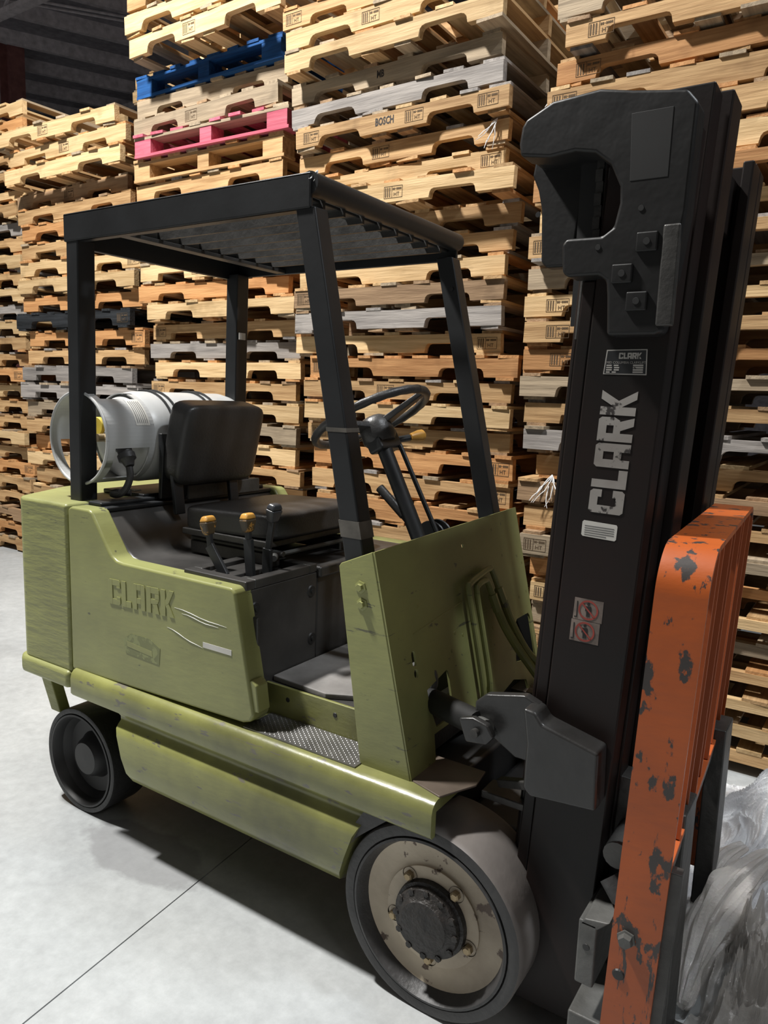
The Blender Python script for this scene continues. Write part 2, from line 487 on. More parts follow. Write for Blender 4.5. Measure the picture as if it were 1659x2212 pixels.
MB().box(-0.13, 0.13, -0.01, 0.01, 0.03, 7.1).build('web', REDBROWN, colm)
tag(colm, 'dark red steel roof column rising behind the pallets at top left', 'column')

# ------------------------------------------------------------------ pallets
PL, PD, PH = 1.20, 1.00, 0.111
DT = 0.0135
SH = PH - 2 * DT
def stringer_mesh(i):
    r = random.Random(100 + i)
    j = lambda a: r.uniform(-a, a)
    h = SH; d = 0.040 + j(0.004); pts = []
    pts.append((-PL / 2, 0))
    for s in (-1, 1):
        c = s * 0.315 + j(0.01); w = 0.115 + j(0.008)
        k1, k2 = r.choice(((.004, .022), (.004, .030), (.010, .034), (.002, .008)))
        pts.append((c - w - k1, 0 + j(0.001)))
        pts.append((c - w + .002, d * 0.62)); pts.append((c - w + k2 * .45, d * 0.90)); pts.append((c - w + k2, d + j(.001)))
        pts.append((c + w - k2, d + j(.001))); pts.append((c + w - k2 * .45, d * 0.90)); pts.append((c + w - .002, d * 0.62))
        pts.append((c + w + k1, 0 + j(0.001)))
    pts.append((PL / 2, 0)); pts.append((PL / 2 + j(.004), h))
    for x in (0.3, 0.0, -0.3):
        pts.append((x + j(0.05), h + j(0.0025)))
    pts.append((-PL / 2 + j(.004), h))
    return MB().xz(pts, 0, 0.036).mesh('stringer', WOOD['tan'])
STR = [stringer_mesh(i) for i in range(6)]
def board_mesh(i, L_, w):
    r = random.Random(200 + i)
    j = lambda a: r.uniform(-a, a)
    pts = [(-L_ / 2 + j(.006), -w / 2), (0, -w / 2 + j(.004)), (L_ / 2 + j(.006), -w / 2 + j(.002)), (L_ / 2 + j(.006), w / 2), (0, w / 2 + j(.004)), (-L_ / 2 + j(.006), w / 2)]
    mb = MB().xy(pts, 0, DT)
    return mb.mesh('deck_board', WOOD['tan'])
BRD = [board_mesh(i, PD, (0.088, 0.088, 0.10, 0.125, 0.08, 0.135)[i]) for i in range(6)]
LBRD = board_mesh(9, PL, 0.10)
BLK = MB().box(-0.07, 0.07, 0, 0.10, 0, SH - DT).mesh('block', WOOD['tan'])
BLKW = MB().box(-0.045, 0.045, 0, 0.10, 0, SH - DT).mesh('block', WOOD['tan'])

def put(name, me, mat, parent, loc, rz=0.0, tilt=0.0):
    o = bpy.data.objects.new(name, me)
    COL.objects.link(o)
    o.parent = parent
    o.location = loc
    o.rotation_euler = (tilt, 0, rz)
    o.material_slots[0].link = 'OBJECT'
    o.material_slots[0].material = mat
    return o

# heat-treatment stamp: frame + letters, one mesh shared by all stamped stringers
def stamp_mesh(s):
    sm = MB()
    for x0, x1, z0, z1 in ((-.05, .05, -.026, -.0245), (-.05, .05, .0245, .026), (-.05, -.0485, -.026, .026), (.0485, .05, -.026, .026), (-.008, -.0065, -.026, .026)):
        sm.box(x0, x1, -.0006, 0, z0, z1)
    for k in range(3):
        sm.box(-.044 + k * .011, -.039 + k * .011, -.0006, 0, -.02, .02)
    for k in range(7):
        if k != 2:
            sm.box(-.003 + k * .007, .002 + k * .007, -.0006, 0, .009, .017)
    sm.box(.0115, .0155, -.0006, 0, .0125, .0140)
    me = sm.mesh('stamp', INK)
    t = text_mesh(s, 0.024, INK)
    bm = bmesh.new(); bm.from_mesh(me)
    t2 = t.copy(); t2.transform(Matrix.Translation((0.002, -0.0006, -0.018)) @ Matrix.Rotation(R(90), 4, 'X'))
    bm.from_mesh(t2)
    bm.to_mesh(me); bm.free()
    return me
STAMP = stamp_mesh('HT')
def printed(parent, s, size, x, z):
    o = bpy.data.objects.new('stamp', text_mesh(s, size, INKB, 0.035))
    COL.objects.link(o); o.parent = parent
    o.location = (x, -0.0007, z); o.rotation_euler = (R(90), 0, 0); o.scale = (0.72, 1, 1)
    return o

ORD = ['', 'first', 'second', 'third', 'fourth', 'fifth', 'sixth', 'seventh', 'eighth', 'ninth', 'tenth', 'eleventh', 'twelfth', 'thirteenth', 'fourteenth', 'fifteenth', 'sixteenth', 'seventeenth', 'eighteenth', 'nineteenth', 'twentieth',
       'twenty-first', 'twenty-second', 'twenty-third', 'twenty-fourth', 'twenty-fifth', 'twenty-sixth', 'twenty-seventh', 'twenty-eighth', 'twenty-ninth', 'thirtieth', 'thirty-first', 'thirty-second', 'thirty-third', 'thirty-fourth', 'thirty-fifth', 'thirty-sixth']

def pallet(x, y, z, h, col, rz, sx, label, group, kind='stringer', stamps=(), simple=False):
    """pallet centred on x, its front face at y, standing at height z"""
    t = empty('pallet', (x, y, z), rz)
    t.scale = (sx, sx, h / PH)
    tag(t, label, 'pallet', group)
    mat = WOOD[col]
    alt = {'tan': ['tan', 'tan', 'light', 'orange', 'brown', 'grey', 'dusty'], 'light': ['light', 'tan', 'orange', 'dusty', 'tan'], 'orange': ['orange', 'orange', 'tan'], 'brown': ['brown', 'dusty', 'tan'],
           'grey': ['grey', 'grey', 'dusty', 'brown'], 'dusty': ['dusty', 'brown', 'dusty'], 'blue': ['blue'], 'pink': ['pink', 'pink', 'pink', 'dusty'], 'black': ['black']}[col]
    pick = lambda: WOOD[rnd.choice(alt)]
    if kind == 'stringer':
        s0 = None
        for i, yy in enumerate((0.0, PD / 2 - 0.018, PD - 0.036)):
            s = put('stringer', STR[rnd.randrange(6)], mat if i == 0 else pick(), t, (0, yy, DT))
            if i == 0:
                s0 = s
        n = rnd.choice((6, 7, 7, 8))
        for k in range(n):
            xx = -PL / 2 + 0.05 + (PL - 0.10) * k / (n - 1) + (rnd.uniform(-0.018, 0.018) if 0 < k < n - 1 else 0)
            put('deck_board', BRD[rnd.choice((0, 0, 1, 2, 4))], pick(), t, (xx, PD / 2 + 0.003 + rnd.uniform(-0.012, 0.014), DT + SH), R(90))
        for xx in (-PL / 2 + 0.06, -0.085, 0.085, PL / 2 - 0.06):
            put('deck_board', BRD[rnd.choice((0, 1, 2, 3))], pick(), t, (xx + rnd.uniform(-.02, .02) * (abs(xx) < .2), PD / 2 + 0.005 + rnd.uniform(-0.010, 0.014), 0), R(90))
        for st in stamps:
            if st[0] == 'HT':
                o = bpy.data.objects.new('stamp', STAMP); COL.objects.link(o); o.parent = s0; o.location = (st[1], -0.0006, SH * 0.5)
            else:
                printed(s0, st[0], st[2], st[1], SH * 0.36)
    else:
        for i, yy in enumerate((0.0, PD / 2 - 0.05, PD - 0.10)):
            for q, xx in enumerate((-PL / 2 + 0.075, 0, PL / 2 - 0.075)):
                put('block', BLK if q != 1 else BLKW, mat, t, (xx, yy, DT))
            put('lead_board', LBRD, pick(), t, (0, yy + 0.05, SH))
            tl = 0.0
            put('bottom_board', LBRD, pick(), t, (0, yy + 0.05, 0), 0, tl)
        for k in range(8):
            xx = -PL / 2 + 0.05 + (PL - 0.10) * k / 7
            put('deck_board', BRD[rnd.choice((0, 1, 2))], pick(), t, (xx, PD / 2 + rnd.uniform(-0.012, 0.004), DT + SH), R(90))
    return t

def expand(anchors):
    """anchors [(index from top, z of pallet top)] -> list of tops, last one the floor"""
    out = []
    for (i0, z0), (i1, z1) in zip(anchors, anchors[1:]):
        for i in range(i0, i1):
            out.append(z0 + (z1 - z0) * (i - i0) / (i1 - i0))
    out.append(anchors[-1][1])
    return out

def stack(phrase, group, y, sx, anchors, edge, xs, cols, kinds={}, stamps={}, topword='top', jy=0.045, jr=1.8, dy={}):
    tops = expand(anchors)
    n = len(tops) - 1
    for i in range(n):
        z0 = tops[i + 1]; h = tops[i] - z0
        # edge positions: list of (index, x) interpolated
        for (a, xa), (b, xb) in zip(xs, xs[1:]):
            if a <= i <= b:
                xe = xa + (xb - xa) * (i - a) / max(1, b - a)
        xe += rnd.uniform(-0.02, 0.02)
        xc = xe - edge * PL * sx / 2
        col = cols[i] if i < len(cols) else rnd.choice(('tan', 'orange', 'light', 'tan', 'brown', 'tan'))
        xc += dy.get(i, 0.0) * (xe - 0.72) / (y + 1.78)
        kd = kinds.get(i, 'stringer')
        what = 'block pallet' if kd == 'block' else 'wooden pallet'
        lab = '%s %s, %s from %s of %s' % (COLORWORD[col], what, ORD[i + 1], topword, phrase)
        st = stamps.get(i)
        if st is None:
            st = [('HT', rnd.choice((-0.53, 0.53, 0.0, -0.08)))] if rnd.random() < 0.45 else []
        pallet(xc, y + rnd.uniform(-jy, jy) + dy.get(i, 0.0), z0, h, col, R(rnd.uniform(-jr, jr)), sx, lab, group, kd, st)

T, LI, O, BR, G, D = 'tan', 'light', 'orange', 'brown', 'grey', 'dusty'
# middle stack (behind the steering wheel): right-edge positions read per pallet
stack('the stack behind the steering wheel', 'pallets stacked behind the steering wheel', 1.30, 0.98,
      [(0, 3.284), (19, 1.158), (28, 0.0)], 1,
      [(0, -0.775), (1, -0.765), (2, -0.765), (3, -0.751), (4, -0.739), (5, -0.715), (6, -0.729), (7, -0.75), (8, -0.654), (9, -0.674), (10, -0.685), (11, -0.711), (12, -0.704), (13, -0.679), (14, -0.712), (15, -0.625), (16, -0.641), (17, -0.644), (18, -0.62), (19, -0.595), (27, -0.60)],
      [T, LI, LI, D, G, T, T, LI, LI, T, T, LI, BR, G, LI, O, T, LI, T, O, T, O, T, T, LI],  # the MB pallet is tan; its duller colour holds painted-in shade
      stamps={3: [('MB', -0.06, 0.044)], 5: [('BOSCH', -0.10, 0.046), ('HT', 0.12), ('HT', -0.5), ('HT', 0.5)], 4: []}, topword='top edge', dy={1: -.06, 2: -.07, 3: .04, 8: -.05, 10: .04, 16: .05, 17: -.03, 18: .05, 19: .05, 20: .05})
# second stack, behind the seat
stack('the stack behind the seat', 'pallets stacked behind the seat', 1.45, 1.02,
      [(0, 3.724), (8, 2.681), (13, 2.057), (18, 1.472), (22, 0.985), (31, 0.0)], -1,
      [(0, -3.387), (1, -3.374), (2, -3.404), (3, -3.337), (4, -3.332), (5, -3.314), (6, -3.304), (7, -3.356), (8, -3.359), (13, -3.262), (14, -3.235), (15, -3.17), (16, -3.193), (17, -3.185), (18, -3.207), (22, -3.17), (30, -3.17)],
      [T, LI, LI, 'blue', D, D, 'pink', T, T, LI, T, LI, LI, O, LI, T, G, LI, T, LI, D, LI, T, T],
      kinds={3: 'block', 6: 'block', 7: 'block'}, topword='top', dy={0: -.09, 1: -.09, 2: -.12, 3: .06, 4: .05, 5: .04, 15: .05, 16: .05, 14: -.03})
# third stack, behind the propane tank
stack('the stack behind the propane tank', 'pallets stacked behind the propane tank', 1.50, 1.10,
      [(0, 3.20), (9, 2.055), (19, 0.793), (25, 0.0)], -1,
      [(0, -4.88), (1, -4.84), (2, -4.885), (3, -4.81), (4, -4.745), (5, -4.725), (6, -4.78), (7, -4.756), (8, -4.72), (9, -4.738), (10, -4.758), (11, -4.682), (13, -4.715), (15, -4.66), (17, -4.68), (18, -4.74), (19, -4.66), (24, -4.66)],
      [LI, LI, LI, BR, T, O, T, LI, LI, O, 'black', O, T, G, G, D, T, O, LI, T, T], topword='top', dy={0: -.02, 1: -.04, 2: -.05, 3: .06, 4: .05})  # the brown one listed has the overhang's shade put into its colour
# fourth stack, cut by the left edge of the photograph
stack('the stack at the left edge', 'pallets stacked at the left edge', 1.72, 1.12,
      [(0, 3.58), (14, 1.795), (23, 0.645), (28, 0.0)], 1,
      [(0, -5.02), (27, -5.04)],
      [LI, O, LI, T, T, LI, T, G, T, LI, T, LI, G, LI, T, T, O, LI, T, T, LI, T, O, T, T], topword='top')
# right stack, behind the mast
stack('the stack behind the mast', 'pallets stacked behind the mast', 1.25, 1.0,
      [(0, 3.104), (2, 2.884), (4, 2.664), (10, 1.976), (21, 0.744), (28, 0.0)], -1,
      [(0, -0.50), (2, -0.47), (3, -0.512), (4, -0.52), (10, -0.575), (11, -0.587), (12, -0.575), (13, -0.587), (14, -0.602), (15, -0.547), (16, -0.532), (17, -0.504), (18, -0.543), (19, -0.532), (20, -0.508), (21, -0.484), (27, -0.48)],
      [D, D, T, O, T, T, LI, O, LI, T, D, LI, T, O, D, T, G, T, BR, T, D, O, LI, D, T, LI, LI, T],
      stamps={0: [('HT', -0.44)], 2: [('HT', -0.46)], 3: [('HT', -0.47)], 11: [('HT', -0.45)], 12: [('HT', -0.45)], 13: [('HT', -0.43)]}, topword='top edge')
# second row behind: only their tops and slivers show
stack('back-row stack above the propane tank', 'back row pallets, left', 3.08, 1.12,
      [(0, 3.98), (32, 0.0)], 1, [(0, -5.48), (31, -5.48)], [LI, O, LI, O, T, LI], topword='top')
stack('back-row stack left of the seat stack', 'back row pallets, centre', 3.08, 1.12,
      [(0, 4.26), (34, 0.0)], -1, [(0, -5.37), (33, -5.37)], [LI, LI, LI, LI, O, LI], topword='top')
stack('back-row stack left of the mast', 'back row pallets, right', 2.75, 1.05,
      [(0, 3.85), (33, 0.0)], -1, [(0, -1.42), (32, -1.42)], [LI, T, T, O, T, BR], topword='top')

# white fibres of torn wrap caught on pallets
def tuft(name, p, n, length, label, r=0.0018):
    mb = MB(); rr = random.Random(int(p[0] * 1000) & 255)
    for k in range(n):
        q = Vector(p); d = Vector((rr.uniform(-.6, .4), rr.uniform(-.5, -.1), rr.uniform(-1.2, -.5))).normalized()
        pts = [q.copy()]
        for s in range(6):
            d = (d + Vector((rr.uniform(-.5, .5), rr.uniform(-.3, .2), rr.uniform(-.4, .2)))).normalized()
            q = q + d * length / 6; pts.append(q.copy())
        mb.tube(pts, [r, r * 1.3, r, r * 1.4, r, r, r * .5], 5)
    o = mb.build(name, WHITEF, smooth=True)
    tag(o, label, 'wrap scrap', 'torn wrap caught on pallets')
tuft('torn_wrap', (-0.405, 1.255, 1.10), 7, 0.15, 'white frayed wrap strands hanging beside the mast')
tuft('torn_wrap', (-0.775, 1.30, 2.60), 5, 0.13, 'white twisted wrap scrap on the corner of a pale pallet')
tuft('torn_wrap', (-0.50, 1.285, 2.64), 5, 0.07, 'small white wrap curl on the stack behind the mast', 0.0025)
tuft('torn_wrap', (0.06, 1.262, 2.84), 6, 0.05, 'small white wrap blob high on the stack behind the mast', 0.003)

tuft('torn_wrap', (-0.425, -0.352, 1.918), 4, 0.03, 'tiny white wrap shred on the front corner of the overhead guard', 0.0012)

# ------------------------------------------------------------------ the forklift
FL = empty('forklift', (0, 0, 0))
tag(FL, 'olive green forklift with black overhead guard and black mast parked before stacked pallets', 'forklift')

# chassis core hidden between the skirts
MB().box(-1.28, -0.02, -0.29, 0.29, 0.16, 0.50).build('chassis', RIMDK, FL, bevel=0.01)
MB().box(-0.02, 0.16, -0.235, 0.235, 0.14, 0.40).build('drive_axle', RIMDK, FL, bevel=0.02)
MB().tube([(-1.353, -0.30, 0.19), (-1.353, 0.30, 0.19)], 0.06, 14).build('steer_axle', RIMDK, FL, smooth=True)

for s in (-1, 1):
    f = lambda pts: [(a * (1 if s < 0 else -1), b) for a, b in pts]
    up = MB().yz(f([(-0.29, 0.505), (-0.29, 0.532), (-0.432, 0.532), (-0.446, 0.528), (-0.455, 0.518), (-0.459, 0.503), (-0.459, 0.455), (-0.452, 0.446), (-0.438, 0.446), (-0.438, 0.505)]), -1.285, 0.012)
    sk = up.build('sill_rail', OLIVE_DIRTY, FL, smooth=True, angle=50)
    prof = [(-0.30, 0.225), (-0.30, 0.455), (-0.446, 0.455), (-0.441, 0.440), (-0.432, 0.428), (-0.434, 0.416), (-0.446, 0.407), (-0.455, 0.398), (-0.459, 0.375), (-0.458, 0.31), (-0.450, 0.262), (-0.432, 0.232), (-0.40, 0.216), (-0.30, 0.215)]
    mb = MB(); n = len(prof); fp = f(prof)
    # rear edge leans, front edge leans
    xr = lambda z: -1.085 + (0.455 - z) * 0.26
    xf = lambda z: -0.150 - (0.455 - z) * 0.62 if z > 0.38 else -0.1965 - (0.38 - z) * 0.35
    mb.add([(xr(b), a, b) for a, b in fp] + [(xf(b), a, b) for a, b in fp],
           [tuple(range(n)), tuple(range(n, 2 * n))] + [(i, (i + 1) % n, (i + 1) % n + n, i + n) for i in range(n)])
    mb.build('skirt', OLIVE_DIRTY, FL, smooth=True, angle=50)
# rubber guard by the front wheel arch
MB().xz([(-0.17, 0.45), (-0.14, 0.475), (-0.09, 0.46), (-0.16, 0.40), (-0.205, 0.36), (-0.215, 0.38)], -0.446, -0.40).build('arch_guard', RUBBER, FL)
# bare deck plate under the cowl
MB().xy([(-0.075, -0.400), (0.011, -0.425), (0.055, -0.33), (0.045, -0.26), (-0.21, -0.26)], 0.530, 0.5355).build('deck_flange', FLANGE, FL, bevel=0.002)
MB().xy([(-0.21, 0.26), (0.045, 0.26), (0.055, 0.33), (0.011, 0.425), (-0.075, 0.400)], 0.530, 0.5355).build('deck_flange', FLANGE, FL, bevel=0.002)

# counterweight
cw = MB().xy([(-1.318, -0.435), (-1.560, -0.435), (-1.585, -0.42), (-1.70, -0.20), (-1.74, 0), (-1.70, 0.20), (-1.585, 0.42), (-1.560, 0.435), (-1.318, 0.435)], 0.505, 1.046)
CW = cw.build('counterweight', OLIVE_CAST, FL, bevel=0.012, seg=3)
MB().xy([(-1.318, -0.447), (-1.568, -0.447), (-1.60, -0.43), (-1.72, -0.20), (-1.76, 0), (-1.72, 0.20), (-1.60, 0.43), (-1.568, 0.447), (-1.318, 0.447)], 0.452, 0.512).build('lip', OLIVE_CAST, CW, bevel=0.016, seg=3)
for s in (-1, 1):
    MB().hexa([(-1.645, s * 0.335 - .02, 0.46), (-1.585, s * 0.335 - .02, 0.46), (-1.585, s * 0.335 + .02, 0.46), (-1.645, s * 0.335 + .02, 0.46)],
              [(-1.560, s * 0.335 - .02, 0.29), (-1.505, s * 0.335 - .02, 0.29), (-1.505, s * 0.335 + .02, 0.29), (-1.560, s * 0.335 + .02, 0.29)]).build('skid', OLIVE_CAST, CW, bevel=0.004)

# side panels
PAN = [(-1.306, 0.522), (-1.306, 1.034), (-1.290, 1.042), (-1.205, 1.042), (-1.190, 1.036), (-1.103, 0.920), (-1.078, 0.906), (-1.05, 0.903), (-0.615, 0.903), (-0.602, 0.893), (-0.534, 0.575), (-0.545, 0.556), (-0.572, 0.547)]
for s in (-1, 1):
    y0, y1 = (s * 0.437, s * 0.372)
    pn_ = MB().xz(PAN, y0, y1).build('side_panel', OLIVE, FL, bevel=0.011, seg=3)
    if s < 0:
        # embossed maker's name
        block_word('CLARK', (-1.112, -0.4372, 0.772), (1, 0, 0.03), (-0.02, 0, 1), 0.076, 0.0018, OLIVE, pn_, gap=0.10, wscale=0.87, bevel=0.0008)
        # grubby remains of a sticker
        MB().xy([(-0.075, -0.03), (0.07, -0.035), (0.075, 0.015), (0.03, 0.035), (-0.05, 0.034), (-0.085, 0.01)], 0, 0.0006).build('sticker_residue', paint('residue', (0.19, 0.205, 0.085), (0.24, 0.26, 0.11), 0.5, chip=0.52, chip_scale=30), pn_).matrix_local = Matrix.Translation((-0.965, -0.4372, 0.665)) @ Matrix.Rotation(R(90), 4, 'X')
        MB().xz([(-1.035, 0.672), (-0.925, 0.664), (-0.922, 0.648), (-1.033, 0.656)], -0.4382, -0.4372).build('sticker_band', OLIVE, pn_)
        # clear tape strips
        MB().box(-0.718, -0.612, -0.4380, -0.4372, 0.722, 0.737).build('tape_strip', PAPER, pn_)
        for (xa, za, xb, zb) in ((-0.83, 0.812, -0.63, 0.793), (-0.80, 0.800, -0.66, 0.786), (-0.86, 0.750, -0.72, 0.718)):
            pts = [(xa + (xb - xa) * i / 6, -0.4375, za + (zb - za) * i / 6 + 0.002 * math.sin(i * 1.3)) for i in range(7)]
            MB().tube(pts, [0.0002, .0006, .0010, .0006, .0009, .0006, .0002], 5).build('tape_wrinkle', WHITEF, pn_, smooth=True)
        # pull latch at the front lower corner
        MB().xz([(-0.556, 0.578), (-0.565, 0.66), (-0.55, 0.668), (-0.532, 0.655), (-0.522, 0.585)], -0.430, -0.385).build('latch', OLIVE, pn_, bevel=0.004)

# hood (black) between the panels
HOOD = [(-1.310, 1.030), (-1.215, 1.030), (-1.118, 0.925), (-1.09, 0.905), (-1.055, 0.896), (-0.840, 0.894), (-0.840, 0.62), (-1.310, 0.62)]
hd = MB().xz(HOOD, -0.374, 0.374).build('hood', HOODM, FL, bevel=0.014, seg=3)
MB().box(-0.838, -0.603, -0.095, 0.374, 0.60, 0.872).build('engine_cover', HOODM, FL, bevel=0.006)
MB().box(-0.838, -0.590, -0.097, 0.376, 0.868, 0.904).build('cover_lid', HOODM, FL, bevel=0.010, seg=3)
# rear deck in front of the tank
MB().box(-1.318, -1.205, -0.372, 0.372, 1.026, 1.040).build('rear_deck', BLACKP, FL, bevel=0.004)
MB().box(-1.30, -1.235, -0.37, 0.36, 1.038, 1.052).build('latch_bar', BLACKP, FL, bevel=0.005)
MB().box(-1.235, -1.20, -0.05, 0.30, 1.035, 1.085).build('seat_rail_plate', GREYST, FL, bevel=0.004)

# console with levers
con = MB()
X0, X1, Y0, Y1 = -0.836, -0.600, -0.398, -0.100
con.box(X0, X1, Y0, Y1, 0.60, 0.888)
con.box(X0, X1, Y0, Y0 + .035, 0.888, 0.914); con.box(X0, X1, Y1 - .035, Y1, 0.888, 0.914)
con.box(X0, X0 + .035, Y0 + .035, Y1 - .035, 0.888, 0.914); con.box(X1 - .035, X1, Y0 + .035, Y1 - .035, 0.888, 0.914)
CN = con.build('console', HOODM, FL, bevel=0.004)
MB().box(-0.795, -0.705, -0.355, -0.15, 0.886, 0.904).build('tray_panel', HOODM, CN, bevel=0.004)
MB().box(-0.695, -0.640, -0.36, -0.30, 0.886, 0.898).build('gate_plate', DARKST, CN, bevel=0.002)
for (yy, zz) in ((-0.362, 0.835), (-0.125, 0.835), (-0.36, 0.66), (-0.12, 0.69)):
    MB().lathe([(0.0, 0.006), (0.006, 0.006), (0.007, 0.003), (0.016, 0.003), (0.019, 0.0)], (-0.600, yy, zz), (1, 0, 0), 20).build('bolt_recess', RIMDK, CN, smooth=True)
MB().box(-0.598, -0.570, -0.386, -0.374, 0.60, 0.82).build('edge_trim', DARKST, CN, bevel=0.004)
GRIP = paint('worn_grip', (0.06, 0.04, 0.02), (0.34, 0.17, 0.035), 0.45, chip=0.56, chip_scale=40)
LV = [((-0.738, -0.335, 0.895), (-0.800, -0.335, 0.975), (-0.812, -0.330, 1.045), 'y'), ((-0.690, -0.285, 0.895), (-0.700, -0.285, 1.0), (-0.705, -0.283, 1.060), 'y'), ((-0.675, -0.235, 0.895), (-0.668, -0.240, 0.97), (-0.640, -0.245, 1.090), 'k')]
for a, b, c, kcol in LV:
    a, b, c = Vector(a), Vector(b), Vector(c)
    mb = MB().bar(a, b, 0.012, 0.030).bar(b - (b - a).normalized() * 0.008, c - (c - b).normalized() * 0.03, 0.011, 0.018)
    lv = mb.build('control_lever', BLACKP, FL, bevel=0.002)
    d = (c - b).normalized(); sdv = Vector((0, 1, 0)); u = d.cross(sdv).normalized()
    def ring(p, w, t):
        return [p + sdv * i * w + u * j * t for i, j in ((-1, -1), (1, -1), (1, 1), (-1, 1))]
    p0 = c - d * 0.042; p1 = c - d * 0.005; p2 = c + d * 0.012
    kb = MB().hexa(ring(p0, .014, .011), ring(p1, .023, .016))
    k1 = kb.build('knob', GRIP if kcol == 'y' else KNOBK, lv, bevel=0.006, seg=3)
    kb = MB().hexa(ring(p1, .0225, .0155), ring(p2, .016, .011))
    kb.build('knob_cap', KNOBY if kcol == 'y' else KNOBK, lv, bevel=0.006, seg=3)

# seat
def cushion(name, size, mtx, mat, parent, pinch=0.0):
    bm = bmesh.new()
    bmesh.ops.create_cube(bm, size=1.0)
    bmesh.ops.subdivide_edges(bm, edges=bm.edges[:], cuts=7, use_grid_fill=True)
    for v in bm.verts:
        p = v.co * 2
        q = Vector(p)
        k = 13.0
        l = (abs(p.x) ** k + abs(p.y) ** k + abs(p.z) ** k) ** (1 / k)
        q = p / l * max(abs(p.x), abs(p.y), abs(p.z))
        # crowned faces
        q.z *= 1 + pinch * (1 - p.x ** 2) * (1 - p.y ** 2)
        v.co = Vector((q.x * size[0] / 2, q.y * size[1] / 2, q.z * size[2] / 2))
    bmesh.ops.transform(bm, matrix=mtx, verts=bm.verts)
    me = bpy.data.meshes.new(name); bm.to_mesh(me); bm.free()
    me.materials.append(mat)
    me.polygons.foreach_set('use_smooth', [True] * len(me.polygons))
    o = bpy.data.objects.new(name, me); COL.objects.link(o); o.parent = parent
    s = o.modifiers.new('sub', 'SUBSURF'); s.levels = 1; s.render_levels = 1
    return o
SB = cushion('seat_backrest', (0.272, 0.362, 0.095), Matrix.Translation((-1.158, 0.028, 1.233)) @ Matrix.Rotation(R(-90 + 14), 4, 'Y') @ Matrix.Rotation(0, 4, 'Z'), VINYL, FL, 0.05)
SC = cushion('seat_cushion', (0.40, 0.46, 0.082), Matrix.Translation((-0.875, 0.030, 1.012)) @ Matrix.Rotation(R(-2.0), 4, 'Y'), VINYL, FL, 0.08)
# piping along the front edge of the backrest and the cushion
def loop_tube(name, pts, r, mat, parent):
    return MB().tube(pts + [pts[0], pts[1]], r, 6, cap=False).build(name, mat, parent, smooth=True)
ca, cb2, cy0, cy1 = -1.062, -0.685, -0.192, 0.252
pp = [(ca + .03, cy0), (cb2 - .03, cy0), (cb2 - .008, cy0 + .008), (cb2, cy0 + .03), (cb2, cy1 - .03), (cb2 - .03, cy1), (ca + .03, cy1), (ca, cy1 - .03), (ca, cy0 + .03)]
loop_tube('piping', [(x, y, 1.040 + (x + .865) * .035) for x, y in pp], 0.0035, VINYL, SC)
for yy in (-0.13, 0.12):
    MB().bar((-1.155, yy, 1.00), (-1.175, yy, 1.16), 0.04, 0.016).build('backrest_bracket', BLACKP, FL, bevel=0.003)
MB().box(-1.06, -0.70, -0.205, 0.185, 0.958, 0.978).build('seat_pan', DARKST, FL, bevel=0.004)
for yy in (-0.17, 0.16):
    MB().tube([(-1.05, yy, 0.942), (-0.67, yy, 0.942)], 0.008, 10).build('slide_rail', GREYST, FL, smooth=True)
    MB().box(-1.04, -0.70, yy - .018, yy + .018, 0.900, 0.938).build('slide_base', DARKST, FL, bevel=0.003)
MB().tube([(-0.70, -0.20, 0.935), (-0.66, 0.16, 0.945)], 0.007, 8).build('adjuster_bar', GREYST, FL, smooth=True)
MB().lathe([(0, .018), (.009, .018), (.011, .012), (.011, -.01), (0, -.01)], (-0.675, -0.205, 0.938), (0.6, -0.8, 0), 14).build('adjuster_end', GREYST, FL, smooth=True)

# floor, riser and step
MB().box(-0.600, -0.225, -0.318, -0.308, 0.530, 0.618).build('riser', OLIVE_DIRTY, FL, bevel=0.002)
for xx in (-0.52, -0.36):
    MB().lathe([(0, .0012), (.006, .0012), (.007, 0)], (xx, -0.318, 0.585), (0, -1, 0), 14).build('bolt_hole', RIMDK, FL)
fm = []
MB().box(-0.60, -0.12, -0.308, 0.372, 0.52, 0.612).build('floor_pan', DARKST, FL)
mat_pts = [(-0.598, -0.290), (-0.50, -0.296), (-0.405, -0.302), (-0.33, -0.262), (-0.15, -0.255), (-0.15, 0.36), (-0.598, 0.36)]
MB().xy(mat_pts, 0.612, 0.628).build('floor_mat', MATM, FL, bevel=0.003)
STEP = MB().xy([(-0.575, -0.431), (-0.215, -0.431), (-0.215, -0.320), (-0.575, -0.320)], 0.531, 0.5355).build('step_plate', DIAMOND, FL)
bp = MB(); kx = 0
x = -0.565
while x < -0.222:
    y = -0.426 + (0.004 if kx % 2 else 0.011)
    while y < -0.323:
        s = 0.0032
        bp.add([(x - s, y, .5355), (x, y - s, .5355), (x + s, y, .5355), (x, y + s, .5355), (x, y, .5385)], [(0, 1, 4), (1, 2, 4), (2, 3, 4), (3, 0, 4)])
        y += 0.014
    x += 0.0085; kx += 1
tb = bp.build('tread_bumps', DIAMOND, STEP, smooth=True, angle=80)
tb['kind'] = 'stuff'

